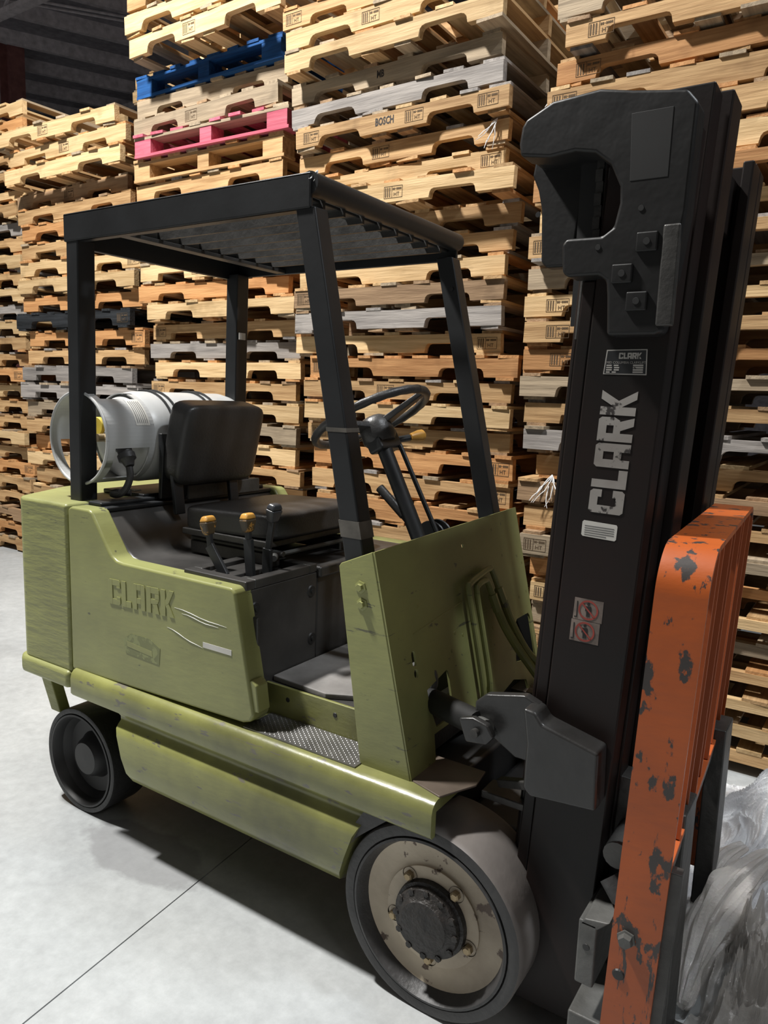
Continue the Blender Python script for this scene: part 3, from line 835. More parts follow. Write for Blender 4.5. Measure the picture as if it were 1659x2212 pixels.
# cowl: near and far side plates, front panel with its holes
PA = Vector((-0.200, 0, 1.050)); PB = Vector((-0.071, 0, 0.505)); PE = (PB - PA).normalized(); PNRM = Vector((0, 1, 0)).cross(PE).normalized()
if PNRM.x < 0: PNRM = -PNRM
def pan(y, s, off=0.0):
    q = PA + PE * s + PNRM * off
    return (q.x, y, q.z)
for s in (-1, 1):
    MB().xz([(-0.296, 1.006), (-0.290, 1.014), (-0.203, 1.052), (-0.071, 0.503), (-0.214, 0.503)], s * 0.404, s * 0.397).build('cowl_side', OLIVE, FL, bevel=0.002)
    MB().box(-0.23, -0.07, s * 0.397, s * 0.30, 0.503, 0.530).build('cowl_foot', OLIVE_DIRTY, FL)
def panel_with_holes(name, outer, holes, thick, mat, parent):
    from mathutils.geometry import delaunay_2d_cdt
    P2 = []; E2 = []
    for lp in [outer] + holes:
        b0 = len(P2)
        P2 += [Vector(q) for q in lp]
        E2 += [(b0 + i, b0 + (i + 1) % len(lp)) for i in range(len(lp))]
    v2, e2_, f2, *_ = delaunay_2d_cdt(P2, E2, [], 1, 1e-6)
    def inside(q, poly):
        c_ = False
        for i in range(len(poly)):
            (x1, y1), (x2, y2) = poly[i], poly[i - 1]
            if (y1 > q.y) != (y2 > q.y) and q.x < (x2 - x1) * (q.y - y1) / (y2 - y1) + x1:
                c_ = not c_
        return c_
    keep = []
    for f in f2:
        g_ = sum((v2[i] for i in f), Vector((0, 0))) / len(f)
        if inside(g_, outer) and not any(inside(g_, h_) for h_ in holes):
            keep.append(f)
    f2 = keep
    me = bpy.data.meshes.new(name)
    me.from_pydata([pan(q.x, q.y) for q in v2], [], [tuple(f) for f in f2])
    me.materials.append(mat)
    o = bpy.data.objects.new(name, me); COL.objects.link(o); o.parent = parent
    so = o.modifiers.new('solid', 'SOLIDIFY'); so.thickness = thick; so.offset = 0
    return o
def slot(y, s0, s1, w):
    return [(y - w, s0 + w)] + [(y + w * math.cos(R(180 + 180 * i / 6)), s0 + w + w * math.sin(R(180 + 180 * i / 6))) for i in range(1, 6)] + [(y + w, s0 + w), (y + w, s1 - w)] + [(y + w * math.cos(R(180 * i / 6)), s1 - w + w * math.sin(R(180 * i / 6))) for i in range(1, 6)] + [(y - w, s1 - w)]
outer = [(-0.402, -0.002), (0.402, -0.022), (0.402, 0.56), (0.29, 0.56), (0.285, 0.50), (0.20, 0.475), (0.05, 0.50), (-0.15, 0.468), (-0.275, 0.468), (-0.285, 0.52), (-0.300, 0.560), (-0.402, 0.560)]
holes = [slot(-0.312, 0.252, 0.290, 0.009), slot(-0.312, 0.296, 0.318, 0.009),
         [(-0.276, 0.358), (-0.172, 0.338), (-0.164, 0.345), (-0.168, 0.455), (-0.26, 0.455), (-0.276, 0.40)],
         [(0.262, 0.330), (0.285, 0.312), (0.372, 0.312), (0.380, 0.322), (0.378, 0.455), (0.235, 0.432)],
         [(0.008, .041), (.022, .041), (.022, .050), (.008, .050)]]
COWL = panel_with_holes('cowl_panel', outer, holes, 0.006, OLIVE, FL)
# hem line of the stiffener behind the panel
MB().tube([pan(-0.30, 0.215, .003), pan(-0.03, 0.19, .003)], 0.0022, 6).build('stiffener_weld', OLIVE, COWL, smooth=True)
for y, s in ((0.208, .026), (0.253, .110), (-0.259, .155), (0.12, .30), (0.356, .127), (0.385, .152), (0.385, .245), (0.326, .253), (-0.10, .26), (-0.06, .275), (-0.13, .30)):
    q = Vector(pan(y, s, .003))
    MB().lathe([(0, .0010), (.0045, .0008), (.0055, 0)], q, PNRM, 10).build('rivet', OLIVE_DIRTY, COWL)
for (x, z) in ((-0.232, 0.965), (-0.226, 0.925)):
    b_ = MB().lathe([(0, .010), (.0085, .010), (.0095, .008), (.0095, .003), (.016, .002), (.016, 0)], (x, -0.404, z), (0, -1, 0), 6).build('bolt', OLIVE, COWL, smooth=False)
# hydraulic pipes and hoses on the panel
def smooth_path(pts, n=8):
    pts = [Vector(p) for p in pts]; out = []
    for i in range(len(pts) - 1):
        p0 = pts[max(i - 1, 0)]; p1 = pts[i]; p2 = pts[i + 1]; p3 = pts[min(i + 2, len(pts) - 1)]
        for k in range(n):
            t = k / n
            out.append(0.5 * ((2 * p1) + (p2 - p0) * t + (2 * p0 - 5 * p1 + 4 * p2 - p3) * t * t + (3 * p1 - p0 - 3 * p2 + p3) * t ** 3))
    out.append(pts[-1])
    return out
pipeA = smooth_path([pan(-0.027, .474, .004), pan(-0.026, .44, .020), pan(-0.025, .30, .022), pan(-0.024, .165, .022), pan(-0.012, .148, .022), pan(0.03, .139, .022), pan(0.115, .128, .022), pan(0.132, .138, .022), pan(0.150, .20, .026)])
MB().tube(pipeA, 0.0085, 10).build('hydraulic_pipe', OLIVE, COWL, smooth=True)
pipeB = smooth_path([pan(0.015, .461, .004), pan(0.016, .43, .020), pan(0.018, .30, .022), pan(0.020, .18, .022), pan(0.034, .160, .022), pan(0.07, .155, .022), pan(0.092, .162, .022), pan(0.104, .21, .026)])
MB().tube(pipeB, 0.0085, 10).build('hydraulic_pipe', OLIVE, COWL, smooth=True)
for q0, q1 in ((pan(0.147, .19, .026), pan(0.158, .235, .03)), (pan(0.102, .20, .026), pan(0.112, .25, .03))):
    MB().tube([q0, q1], 0.0135, 6).build('hose_fitting', OLIVE, COWL)
hoseA = smooth_path([pan(0.158, .23, .03), pan(0.168, .30, .04), pan(0.19, .40, .07), pan(0.24, .455, .11), pan(0.30, .45, .19), Vector((0.22, 0.26, 0.72))])
MB().tube(hoseA, 0.0125, 10).build('hydraulic_hose', OLIVE_DIRTY, COWL, smooth=True)
hoseB = smooth_path([pan(0.112, .245, .03), pan(0.13, .31, .04), pan(0.165, .41, .07), pan(0.21, .50, .11), pan(0.27, .51, .19), Vector((0.22, 0.20, 0.66))])
MB().tube(hoseB, 0.0125, 10).build('hydraulic_hose', OLIVE_DIRTY, COWL, smooth=True)
# coiled end seen in the lower opening
ho = smooth_path([(-0.16, -0.245, 0.72), (-0.125, -0.24, 0.735), (-0.105, -0.235, 0.715), (-0.105, -0.232, 0.68), (-0.13, -0.23, 0.66), (-0.17, -0.23, 0.66)])
MB().tube([p_ + Vector((-.025, .01, .01)) for p_ in ho], 0.012, 10).build('tilt_hose', GREYST, COWL, smooth=True)
# dash behind the panel
MB().box(-0.30, -0.20, -0.20, 0.34, 0.62, 0.66).build('dash_shelf', RIMDK, FL)
MB().xz([(-0.155, 0.56), (-0.21, 0.80), (-0.225, 0.80), (-0.18, 0.56)], -0.27, 0.392).build('dash_panel', RIMDK, FL)  # far end widened to add dark shade behind the cowl opening

MB().xz([(-0.285, 1.0), (-0.205, 1.04), (-0.085, 0.54), (-0.205, 0.54)], 0.386, 0.394).build('cowl_shade_plate', PITCH, FL)  # black plate added so the far opening looks shaded inside

# overhead guard
G_ = MB()
zt, zb_ = 1.914, 1.833
xr_, xf_ = -1.388, -0.433
wg = 0.368
G_.box(xr_, xf_, -wg, -wg + 0.012, zb_, zt); G_.box(xr_, xf_, -wg, -wg + 0.05, zt - 0.010, zt); G_.box(xr_, xf_, -wg, -wg + 0.035, zb_, zb_ + 0.008)
GR = G_.build('overhead_guard', BLACKP, FL, bevel=0.004)
MB().box(xr_, xf_, wg - 0.012, wg, zb_, zt).box(xr_, xf_, wg - 0.05, wg, zt - 0.01, zt).build('side_rail', BLACKP, GR, bevel=0.003)
MB().box(xr_ , xr_ + 0.02, -wg + .012, wg - .012, zb_ - 0.012, zt - 0.004).build('rear_rail', BLACKP, GR, bevel=0.003)
MB().tube([(xf_ - .008, -wg + .005, zt - .024), (xf_ - .008, wg, zt - .024)], 0.027, 16).build('front_rail', BLACKP, GR, smooth=True)
MB().box(xf_ - .075, xf_ - .03, -wg + .01, wg - .01, zt - .052, zt - .044).build('front_lip', DARKST, GR, bevel=0.002)
MB().box(xr_ + .02, -1.16, -wg + .02, wg - .02, zt - .012, zt - .004).build('rear_plate', BLACKP, GR)
MB().box(-1.175, -1.135, -wg + .012, wg - .012, zt - .078, zt - .066).build('cross_member', DARKST, GR, bevel=0.002)
for k in range(8):
    y = -0.29 + k * 0.083
    MB().bar((-1.15, y, zt - .040), (xf_ - .02, y, zt - .040), 0.010, 0.052).build('slat', DARKST, GR)
def post(name, a, b, wx, wy, parent):
    """hollow section from a (top) to b (foot); footprint wx by wy, horizontal cuts"""
    q = [(-1, -1), (1, -1), (1, 1), (-1, 1)]
    return MB().hexa([(b[0] + i * wx / 2, b[1] + j * wy / 2, b[2]) for i, j in q], [(a[0] + i * wx / 2, a[1] + j * wy / 2, a[2]) for i, j in q]).build(name, BLACKP, parent, bevel=0.005)
for s in (-1, 1):
    post('rear_post', (-1.352, s * 0.335, 1.84), (-1.370, s * 0.335, 1.030), 0.056, 0.062, GR)
    pf = post('front_post', (-0.452, s * 0.338, 1.838), (-0.259, s * 0.360, 0.99), 0.058, 0.052, GR)
    if s < 0:
        # patches of old tape on the near front post
        for z0_, z1_ in ((1.318, 1.328), (1.072, 1.112)):
            xa = -0.452 + (1.845 - z0_) / 0.855 * 0.193; xb_ = -0.452 + (1.845 - z1_) / 0.855 * 0.193
            ya_ = s * (0.338 + (1.838 - z0_) / 0.848 * 0.022)
            q = [(-1, -1), (1, -1), (1, 1), (-1, 1)]
            MB().hexa([(xa + i * .0297, ya_ + j * .0266, z0_) for i, j in q], [(xb_ + i * .0297, ya_ + j * .0266, z1_) for i, j in q]).build('tape_band', TAPE, pf)
    MB().lathe([(0, .0008), (.006, .0008), (.006, 0)], (-0.42 + .0, s * .338 - .0275, 1.74), (0, -1, 0), 10).build('bolt_hole', RIMDK, pf)
MB().box(-1.325, -1.321, 0.312, 0.345, 1.60, 1.625).build('spec_label', PAPER, GR)

# steering column and wheel
AX = Vector((-0.50, 0, 0.866)).normalized()
WC = Vector((-0.485, -0.012, 1.342))
foot = Vector((-0.295, -0.012, 0.985))
COLM = MB().tube([foot, WC - AX * 0.10], 0.022, 16).build('steering_column', BLACKP, FL, smooth=True)
MB().tube([foot + Vector((.03, .045, 0.02)), WC - AX * 0.085 + Vector((.03, .045, 0))], 0.007, 8).build('shift_rod', BLACKP, COLM, smooth=True)
ctr = WC - AX * 0.075
MB().bar(ctr - Vector((0, .045, 0)), ctr + Vector((0, .065, 0)), 0.06, 0.05, side=AX).build('column_housing', BLACKP, COLM, bevel=0.008, seg=3)
MB().tube([ctr + Vector((0, .05, 0)), ctr + Vector((.03, .12, .012))], 0.010, 10).build('direction_lever', BLACKP, COLM, smooth=True)
lk = ctr + Vector((.035, .13, .014)); ld = Vector((.22, 0.95, .1)).normalized()
MB().lathe([(0, -.022), (.010, -.022), (.013, -.012), (.018, .016), (.018, .026), (.012, .034), (0, .036)], lk, ld, 16).build('direction_knob', KNOBY, COLM, smooth=True)
e1 = Vector((0.866, 0, 0.5)); e2 = Vector((0, 1, 0))
SW = MB()
ringp = []
for i in range(49):
    t = 2 * math.pi * i / 48
    ringp.append(WC + (e1 * math.cos(t) + e2 * math.sin(t)) * 0.172)
STW = MB().tube(ringp, [0.0115 if i % 2 else 0.0128 for i in range(49)], 10, cap=False).build('steering_wheel', VINYL, COLM, smooth=True, angle=80)
for ang in (20, 140, 260):
    d = e1 * math.cos(R(ang)) + e2 * math.sin(R(ang))
    w = AX.cross(d)
    a = WC - AX * 0.028 + d * 0.03; b = WC + d * 0.166
    q = [(-1, -1), (1, -1), (1, 1), (-1, 1)]
    MB().hexa([a + w * i * .024 + AX * j * .010 for i, j in q], [b + w * i * .012 + AX * j * .007 for i, j in q]).build('spoke', VINYL, STW, bevel=0.003)
MB().lathe([(0, .006), (.030, .005), (.042, -.004), (.048, -.02), (.050, -.06), (.040, -.075), (0, -.075)], WC - AX * 0.006, AX, 28).build('hub', VINYL, STW, smooth=True, angle=50)
# parking brake handle
bk = MB().bar((-0.440, 0.09, 1.070), (-0.345, 0.09, 0.985), 0.022, 0.022)
BK = bk.build('brake_lever', BLACKP, FL, bevel=0.006)
MB().tube([(-0.515, 0.09, 1.130), (-0.425, 0.09, 1.055)], 0.014, 12).build('brake_grip', VINYL, BK, smooth=True)
for yy in (0.07, 0.11):
    MB().lathe([(0, .004), (.048, .004), (.050, 0), (.048, -.004), (0, -.004)], (-0.318, yy, 1.005), (0, 1, 0), 28).build('brake_quadrant', BLACKP, BK, smooth=True)

# wheels
def wheel(name, x, yout, Rr, width, s, rim, mode):
    """yout: outer face (|y|), s: -1 near side, 1 far side"""
    c = (x, s * yout, Rr); ax = (0, s, 0)
    k = Rr / 0.2286
    tread = [(Rr * .985, -width), (Rr, -width + .012), (Rr, -.010), (Rr * .988, -.001)]
    wh = MB().lathe([(Rr * .80, -width), *tread], c, ax, 72).build(name, TREAD if mode == 'front' else RUBBER2, FL, smooth=True, angle=30)
    rb = Rr * (.865 if mode == 'front' else .88)
    MB().lathe([(Rr * .988, -.001), (Rr * .95, .001), (rb + .004, .000), (rb, -.006)], c, ax, 72).build('sidewall', RUBBER if mode == 'front' else RUBBER2, wh, smooth=True, angle=40)
    MB().lathe([(rb, -.006), (rb, .002), (rb - .006, .003), (rb - .010, -.004), (Rr * .78, -.030)], c, ax, 72).build('bead_band', RUBBER if mode == 'front' else RIMDK, wh, smooth=True, angle=40)
    if mode == 'front':
        MB().lathe([(Rr * .78, -.030), (Rr * .765, -.032), (Rr * .72, -.036), (Rr * .54, -.034), (Rr * .525, -.031), (Rr * .525, -.026), (Rr * .515, -.025), (Rr * .38, -.025)], c, ax, 72).build('rim', rim, wh, smooth=True, angle=40)
        MB().lathe([(Rr * .40, -.026), (Rr * .39, -.012), (Rr * .36, -.010), (Rr * .35, .004), (Rr * .27, .010), (Rr * .25, .016), (Rr * .10, .020), (0, .020)], c, ax, 40).build('hub', GREASE, wh, smooth=True, angle=40)
        cc = Vector(c)
        for i in range(5):
            t = R(18 + 72 * i + 36)
            p = cc + Vector((math.cos(t) * Rr * .45, s * -.025, math.sin(t) * Rr * .45))
            MB().lathe([(.019, .002), (.017, -.004), (.004, -.005)], p, ax, 20).build('lug_seat', GREASE, wh, smooth=True)
            MB().lathe([(.0115, .0), (.0115, .012), (.008, .015), (0, .015)], p, ax, 6).build('lug_nut', BRASS, wh)
        for i in range(12):
            t = R(30 * i)
            p = cc + Vector((math.cos(t) * Rr * .335, s * .003, math.sin(t) * Rr * .335))
            MB().lathe([(.008, 0), (.008, .006), (0, .007)], p, ax, 6).build('hub_bolt', GREASE, wh)
    else:
        MB().lathe([(Rr * .78, -.030), (Rr * .70, -.055), (Rr * .45, -.062), (Rr * .40, -.05), (Rr * .36, -.03), (Rr * .30, -.018), (0, -.016)], c, ax, 48).build('rim', rim, wh, smooth=True, angle=40)
    # inner side closed
    MB().lathe([(Rr * .80, -width), (Rr * .78, -width + .02), (Rr * .5, -width + .05), (0, -width + .05)], c, ax, 48).build('inner_disc', RIMDK, wh, smooth=True, angle=40)
    return wh
for s in (-1, 1):
    wheel('front_wheel', 0.0, 0.439, 0.2286, 0.178, s, RIM, 'front')
    wheel('rear_wheel', -1.353, 0.389, 0.1775, 0.14, s, RIMDK, 'rear')

# ------------------------------------------------------------------ mast (leans 2.6 degrees forward)
SHEAR = 0.045
def mx(x, z):
    return x + SHEAR * (z - 1.95)
class MM(MB):
    def mesh(self, name, mat):
        self.v = [(mx(p[0], p[2]), p[1], p[2]) for p in self.v]
        return MB.mesh(self, name, mat)
XF = 0.410     # front plane at z 1.95
ZB = 0.06
def rail(y0, y1, xb, xf, z0, z1, lip, parent, name='mast_rail', mat=None):
    """channel: web on the outer side, flanges front and back"""
    s = 1 if y1 > y0 else -1
    t = 0.014
    mb = MM()
    pts = [(xb, y0), (xf, y0), (xf, y1), (xf - lip, y1), (xf - lip, y0 + s * t), (xb + lip, y0 + s * t), (xb + lip, y1), (xb, y1)]
    mb.xy(pts, z0, z1)
    return mb.build(name, mat or MASTP, parent, bevel=0.004)
MAST = rail(-0.330, -0.272, XF - 0.152, XF, ZB, 1.90, 0.02, FL, 'mast')
rail(0.352, 0.294, XF - 0.152, XF + 0.012, ZB, 1.975, 0.02, MAST, 'outer_rail')
rail(-0.266, -0.196, XF - 0.180, XF + 0.004, ZB + .02, 1.985, 0.022, MAST, 'middle_rail')
rail(0.288, 0.228, XF - 0.165, XF + 0.012, ZB + .02, 1.975, 0.022, MAST, 'middle_rail')
rail(-0.188, -0.096, XF - 0.11, XF + 0.022, ZB + .05, 1.995, 0.024, MAST, 'inner_rail')
rail(0.222, 0.165, XF - 0.12, XF + 0.016, ZB + .05, 1.965, 0.024, MAST, 'inner_rail')
# lift cylinders and chain between the rails
for yy in (-0.06, 0.13):
    MM().tube([(XF - 0.09, yy, 0.10), (XF - 0.09, yy, 1.86)], 0.034, 18).build('lift_cylinder', MASTP, MAST, smooth=True)
MM().box(XF - 0.13, XF - 0.03, -0.26, 0.30, 0.08, 0.18).build('lower_tie', MASTP, MAST, bevel=0.006)
MM().box(XF - 0.13, XF - 0.02, -0.19, 0.26, 1.80, 1.93).build('upper_tie', MASTP, MAST, bevel=0.006)
# rear edge rods on the near side
MM().tube([(XF - 0.190, -0.286, 0.30), (XF - 0.190, -0.286, 1.66)], 0.010, 10).build('hose_guide_rod', MASTP, MAST, smooth=True)
MM().box(XF - 0.182, XF - 0.155, -0.318, -0.276, 0.25, 1.64).build('rear_flange', MASTP, MAST, bevel=0.004)
# crown casting on the near rail with the open hook
S_ = lambda pts: [(a, b) for a, b in pts]
cr = [(0.090, 1.925), (0.098, 1.938), (0.150, 1.962), (0.240, 1.968), (0.300, 1.955), (0.392, 1.940), (0.412, 1.916), (0.408, 1.74), (0.385, 1.535),
      (0.372, 1.530), (0.285, 1.530), (0.280, 1.60), (0.276, 1.63), (0.262, 1.640), (0.200, 1.640), (0.190, 1.650), (0.186, 1.700), (0.194, 1.711), (0.262, 1.710), (0.282, 1.724),
      (0.290, 1.765), (0.288, 1.795), (0.268, 1.835), (0.238, 1.858), (0.200, 1.866), (0.150, 1.862), (0.113, 1.868), (0.090, 1.872), (0.086, 1.895)]
CRN = MB().xz(cr, -0.372, -0.312).build('crown_casting', CASTP, MAST, bevel=0.009, seg=3)
# far cheek of the hook, set back
ck = [(0.075, 1.93), (0.250, 1.95), (0.250, 1.88), (0.20, 1.84), (0.175, 1.80), (0.168, 1.72), (0.160, 1.690), (0.150, 1.682), (0.108, 1.682), (0.096, 1.695), (0.090, 1.80), (0.080, 1.84), (0.066, 1.87)]
MB().xz(ck, -0.250, -0.215).build('hook_cheek', CASTP, CRN, bevel=0.006)
MB().box(0.082, 0.26, -0.314, -0.215, 1.875, 1.935).build('crown_bridge', CASTP, CRN, bevel=0.02, seg=3)
for (x, z) in ((0.346, 1.693), (0.306, 1.640), (0.336, 1.590)):
    lug = MB().box(x - .019, x + .019, -0.378, -0.370, z - .017, z + .017).build('anchor_plate', CASTP, CRN, bevel=0.003)
    MB().lathe([(0, .0012), (.006, .0012), (.0065, 0)], (x, -0.378, z), (0, -1, 0), 12).build('anchor_hole', RIMDK, lug)
for (x, z) in ((0.330, 1.752), (0.257, 1.690), (0.135, 1.76)):
    MB().lathe([(0, .0012), (.005, .0012), (.0055, 0)], (x, -0.372, z), (0, -1, 0), 12).build('drilled_hole', RIMDK, CRN)
MB().xz([(0.300, 1.915), (0.372, 1.915), (0.372, 1.80), (0.306, 1.80)], -0.3726, -0.371).build('recess_shade', PITCH, CRN, bevel=0.002)  # flush black patch paints the shade of a recess in the casting
MB().box(0.372, 0.402, -0.376, -0.360, 1.545, 1.72).build('wear_strip', DARKST, CRN, bevel=0.004)
MB().box(0.175, 0.30, -0.262, -0.256, 1.56, 1.90).build('hook_backing', PITCH, CRN)  # dark sheet added to blacken the view through the open hook
# chain anchor bolt and chains inside the hook
MB().tube([(0.205, -0.30, 1.53), (0.212, -0.30, 1.71)], 0.006, 8).build('anchor_bolt', DARKST, CRN, smooth=True)
for xx in (0.225, 0.250):
    ch = MB()
    for k in range(16):
        ch.box(xx - .007, xx + .007, -0.300 + (k % 2) * .006, -0.285 - (k % 2) * .003, 1.52 + k * .022, 1.542 + k * .022)
    ch.build('lift_chain', DARKST, CRN)

# decals on the near rail (plane y = -0.330)
YD = -0.3306
ez_ = Vector((SHEAR, 0, 1)).normalized(); ex_ = Vector((1, 0, 0))
block_word('CLARK', (0.331, YD + .0002, 1.190), (ez_.x, 0, ez_.z), (-1, 0, 0.02), 0.068, 0.0006, SILVER, MAST, gap=0.06, wscale=0.86, name='decal_letter')
pl = MB().xz([(0.276, 1.507), (0.352, 1.508), (0.354, 1.460), (0.272, 1.461)], YD, YD + .001).build('name_plate', SILVER, MAST)
MB().xz([(0.278, 1.505), (0.350, 1.506), (0.352, 1.462), (0.274, 1.463)], YD - .0003, YD + .0005).build('plate_ground', BLACKP, pl)
block_word('CLARK', (0.300, YD - .0003, 1.490), (1, 0, 0), (0, 0, 1), 0.0115, 0.0003, SILVER, pl, gap=0.06, wscale=0.9, name='plate_letter')
text_on('plate_lettering', 'MID COLUMBIA CLARKLIFT', 0.0066, SILVER, pl, (0.277, YD - .0006, 1.481), (1, 0, 0), (0, 0, 1), sx=0.92)
pr_ = random.Random(5)
for k in range(4):
    x_ = 0.2775
    for w_ in (pr_.uniform(.007, .012), pr_.uniform(.006, .010)):
        MB().box(x_, x_ + w_, YD - .0006, YD - .0003, 1.4765 - k * .0042, 1.4790 - k * .0042).build('plate_print', SILVER, pl)
        x_ += w_ + .004
    MB().box(0.328, 0.347, YD - .0006, YD - .0003, 1.4765 - k * .0042, 1.4795 - k * .0042).build('plate_print', SILVER, pl)
stk = MB().xz([(0.254, 1.170), (0.257, 1.173), (0.322, 1.170), (0.324, 1.167), (0.323, 1.141), (0.320, 1.138), (0.256, 1.141), (0.253, 1.144)], YD, YD + .001).build('warning_sticker', PAPER, MAST)
for k in range(5):
    MB().xz([(0.259, 1.1635 - k * .0045), (0.318 - (k == 4) * .015, 1.162 - k * .0045), (0.318 - (k == 4) * .015, 1.1605 - k * .0045), (0.259, 1.162 - k * .0045)], YD - .0003, YD).build('print_line', PRINT, stk)
for (cx, cz) in ((0.2795, 0.990), (0.2755, 0.944)):
    sg = MB().xz([(cx - .031, cz - .022), (cx + .029, cz - .023), (cx + .030, cz + .022), (cx - .029, cz + .023)], YD, YD + .001).build('safety_sign', SIGNBG, MAST)
    MB().lathe([(.0205, .0002), (.0205, .0006), (.0170, .0006), (.0170, .0002)], (cx, YD, cz), (0, -1, 0), 36).build('sign_ring', REDSIGN, sg)
    MB().bar((cx - .0125, YD - .0008, cz + .0125), (cx + .0125, YD - .0008, cz - .0125), 0.0006, 0.003).build('sign_bar', REDSIGN, sg)
    MB().lathe([(0, .0005), (.0032, .0005)], (cx, YD, cz + .0125), (0, -1, 0), 12).build('sign_figure_head', PITCH, sg)
    MB().xz([(cx - .0055, cz + .008), (cx + .0055, cz + .008), (cx + .0065, cz - .002), (cx + .0045, cz - .002), (cx + .004, cz + .004), (cx + .0035, cz - .0135), (cx + .0006, cz - .0135), (cx, cz - .003), (cx - .0006, cz - .0135), (cx - .0035, cz - .0135), (cx - .004, cz + .004), (cx - .0045, cz - .002), (cx - .0065, cz - .002)], YD - .0006, YD).build('sign_figure', PITCH, sg)
    MB().xz([(cx - .028, cz - .018), (cx - .022, cz - .018), (cx - .022, cz + .016), (cx - .024, cz + .016), (cx - .024, cz - .016), (cx - .028, cz - .016)], YD - .0006, YD).build('sign_mast', PITCH, sg)
# rail tie-in: mast trunnion block with tilt cylinder
tb_ = MB().xz([(0.178, 0.775), (0.205, 0.772), (0.222, 0.750), (0.340, 0.722), (0.344, 0.600), (0.205, 0.585), (0.188, 0.600), (0.190, 0.70)], -0.392, -0.328)
TRN = tb_.build('tilt_bracket', BRACK, MAST, bevel=0.007, seg=3)
MB().xz([(0.05, 0.742), (0.075, 0.765), (0.165, 0.785), (0.200, 0.772), (0.205, 0.640), (0.150, 0.640), (0.09, 0.675), (0.05, 0.69)], -0.352, -0.326).build('clevis_plate', BRACK, TRN, bevel=0.005)
MB().xz([(0.03, 0.712), (0.065, 0.722), (0.100, 0.714), (0.116, 0.690), (0.10, 0.668), (0.05, 0.662)], -0.392, -0.372).build('clevis_plate', BRACK, TRN, bevel=0.005)
MB().tube([(0.075, -0.405, 0.692), (0.075, -0.315, 0.692)], 0.010, 12).build('clevis_pin', DARKST, TRN, smooth=True)
MB().tube([(-0.16, -0.215, 0.655), (0.065, -0.355, 0.694)], 0.030, 18).build('tilt_cylinder', PITCH, FL, smooth=True)  # near-black colour has the surrounding shade painted in
MB().tube([(0.040, -0.34, 0.690), (0.090, -0.370, 0.696)], 0.020, 14).build('tilt_rod', GREYST, FL, smooth=True)
MB().bar((0.10, -0.30, 0.545), (0.215, -0.36, 0.60), 0.02, 0.02).build('tilt_link', DARKST, FL, bevel=0.003)
MB().box(0.06, 0.24, -0.315, -0.25, 0.50, 0.518).build('axle_plate', DARKST, FL, bevel=0.003)

# ------------------------------------------------------------------ carriage, load backrest, forks
CA = empty('carriage', (0, 0, 0)); CA.parent = FL
def rot(p, a=R(2.6), c=(0.52, -0.45)):
    x, y, z = p
    dx, dy = x - c[0], y - c[1]
    return (c[0] + dx * math.cos(a) - dy * math.sin(a) + SHEAR * 0.7 * (z - 1.1), c[1] + dx * math.sin(a) + dy * math.cos(a), z)
class BB(MB):
    def mesh(self, name, mat):
        self.v = [rot(p) for p in self.v]
        return MB.mesh(self, name, mat)
bx0, bx1 = 0.432, 0.520
def flat_u(y0, y1, z0, z1, rad, t):
    """inverted-U outline of a bent flat bar in the y-z plane: outer then inner"""
    o_ = [(y0, z0)] + [(y0 + rad - rad * math.cos(R(a)), z1 - rad + rad * math.sin(R(a))) for a in range(0, 91, 10)] + [(y1 - rad + rad * math.sin(R(a)), z1 - rad + rad * math.cos(R(a))) for a in range(0, 91, 10)] + [(y1, z0)]
    r2 = rad - t
    i_ = [(y0 + t, z0)] + [(y0 + rad - r2 * math.cos(R(a)), z1 - rad + r2 * math.sin(R(a))) for a in range(0, 91, 10)] + [(y1 - rad + r2 * math.sin(R(a)), z1 - rad + r2 * math.cos(R(a))) for a in range(0, 91, 10)] + [(y1 - t, z0)]
    return o_, i_
o_, i_ = flat_u(-0.450, 0.350, 0.12, 1.163, 0.085, 0.012)
fr = BB(); n = len(o_)
for k in range(n - 1):
    q = [o_[k], o_[k + 1], i_[k + 1], i_[k]]
    fr.add([(bx0, a, b) for a, b in q] + [(bx1, a, b) for a, b in q], [(0, 1, 2, 3), (7, 6, 5, 4), (0, 4, 5, 1), (3, 2, 6, 7)])
me_fr = fr
LB = me_fr.build('load_backrest', ORANGE, FL, smooth=True, angle=40)
# weld doubles so the bend shades smoothly
bm = bmesh.new(); bm.from_mesh(LB.data); bmesh.ops.remove_doubles(bm, verts=bm.verts, dist=1e-5); bm.to_mesh(LB.data); bm.free()
LB.data.set_sharp_from_angle(angle=R(40))
for k in range(7):
    y = -0.345 + k * 0.098
    BB().box(bx0 + .012, bx1 - .002 - 0.003 * (k % 2), y, y + .010, 0.575, 1.152).build('backrest_slat', ORANGE_IN, LB)
BB().box(bx0 + .005, bx1, -0.438, 0.338, 0.560, 0.572).build('cross_bar', ORANGE_IN, LB, bevel=0.001)
BB().box(bx1 - .014, bx1 - .002, -0.438, 0.338, 0.535, 0.560).build('cross_bar_lip', DARKST, LB)
BB().box(bx0 + .035, bx1 + .02, -0.438, -0.412, 0.10, 0.560).build('inner_leg', DARKST, LB, bevel=0.002)
BB().lathe([(0, .016), (.012, .016), (.014, .012), (.014, .004), (.018, .003), (.018, 0)], (bx0 + .028, -0.450, 0.405), (0, -1, 0), 6).build('backrest_bolt', GREYST, LB)
BB().lathe([(0, .003), (.010, .003), (.012, 0)], (bx0 + .022, -0.450, 0.325), (0, -1, 0), 14).build('backrest_bolt_hole', RIMDK, LB)
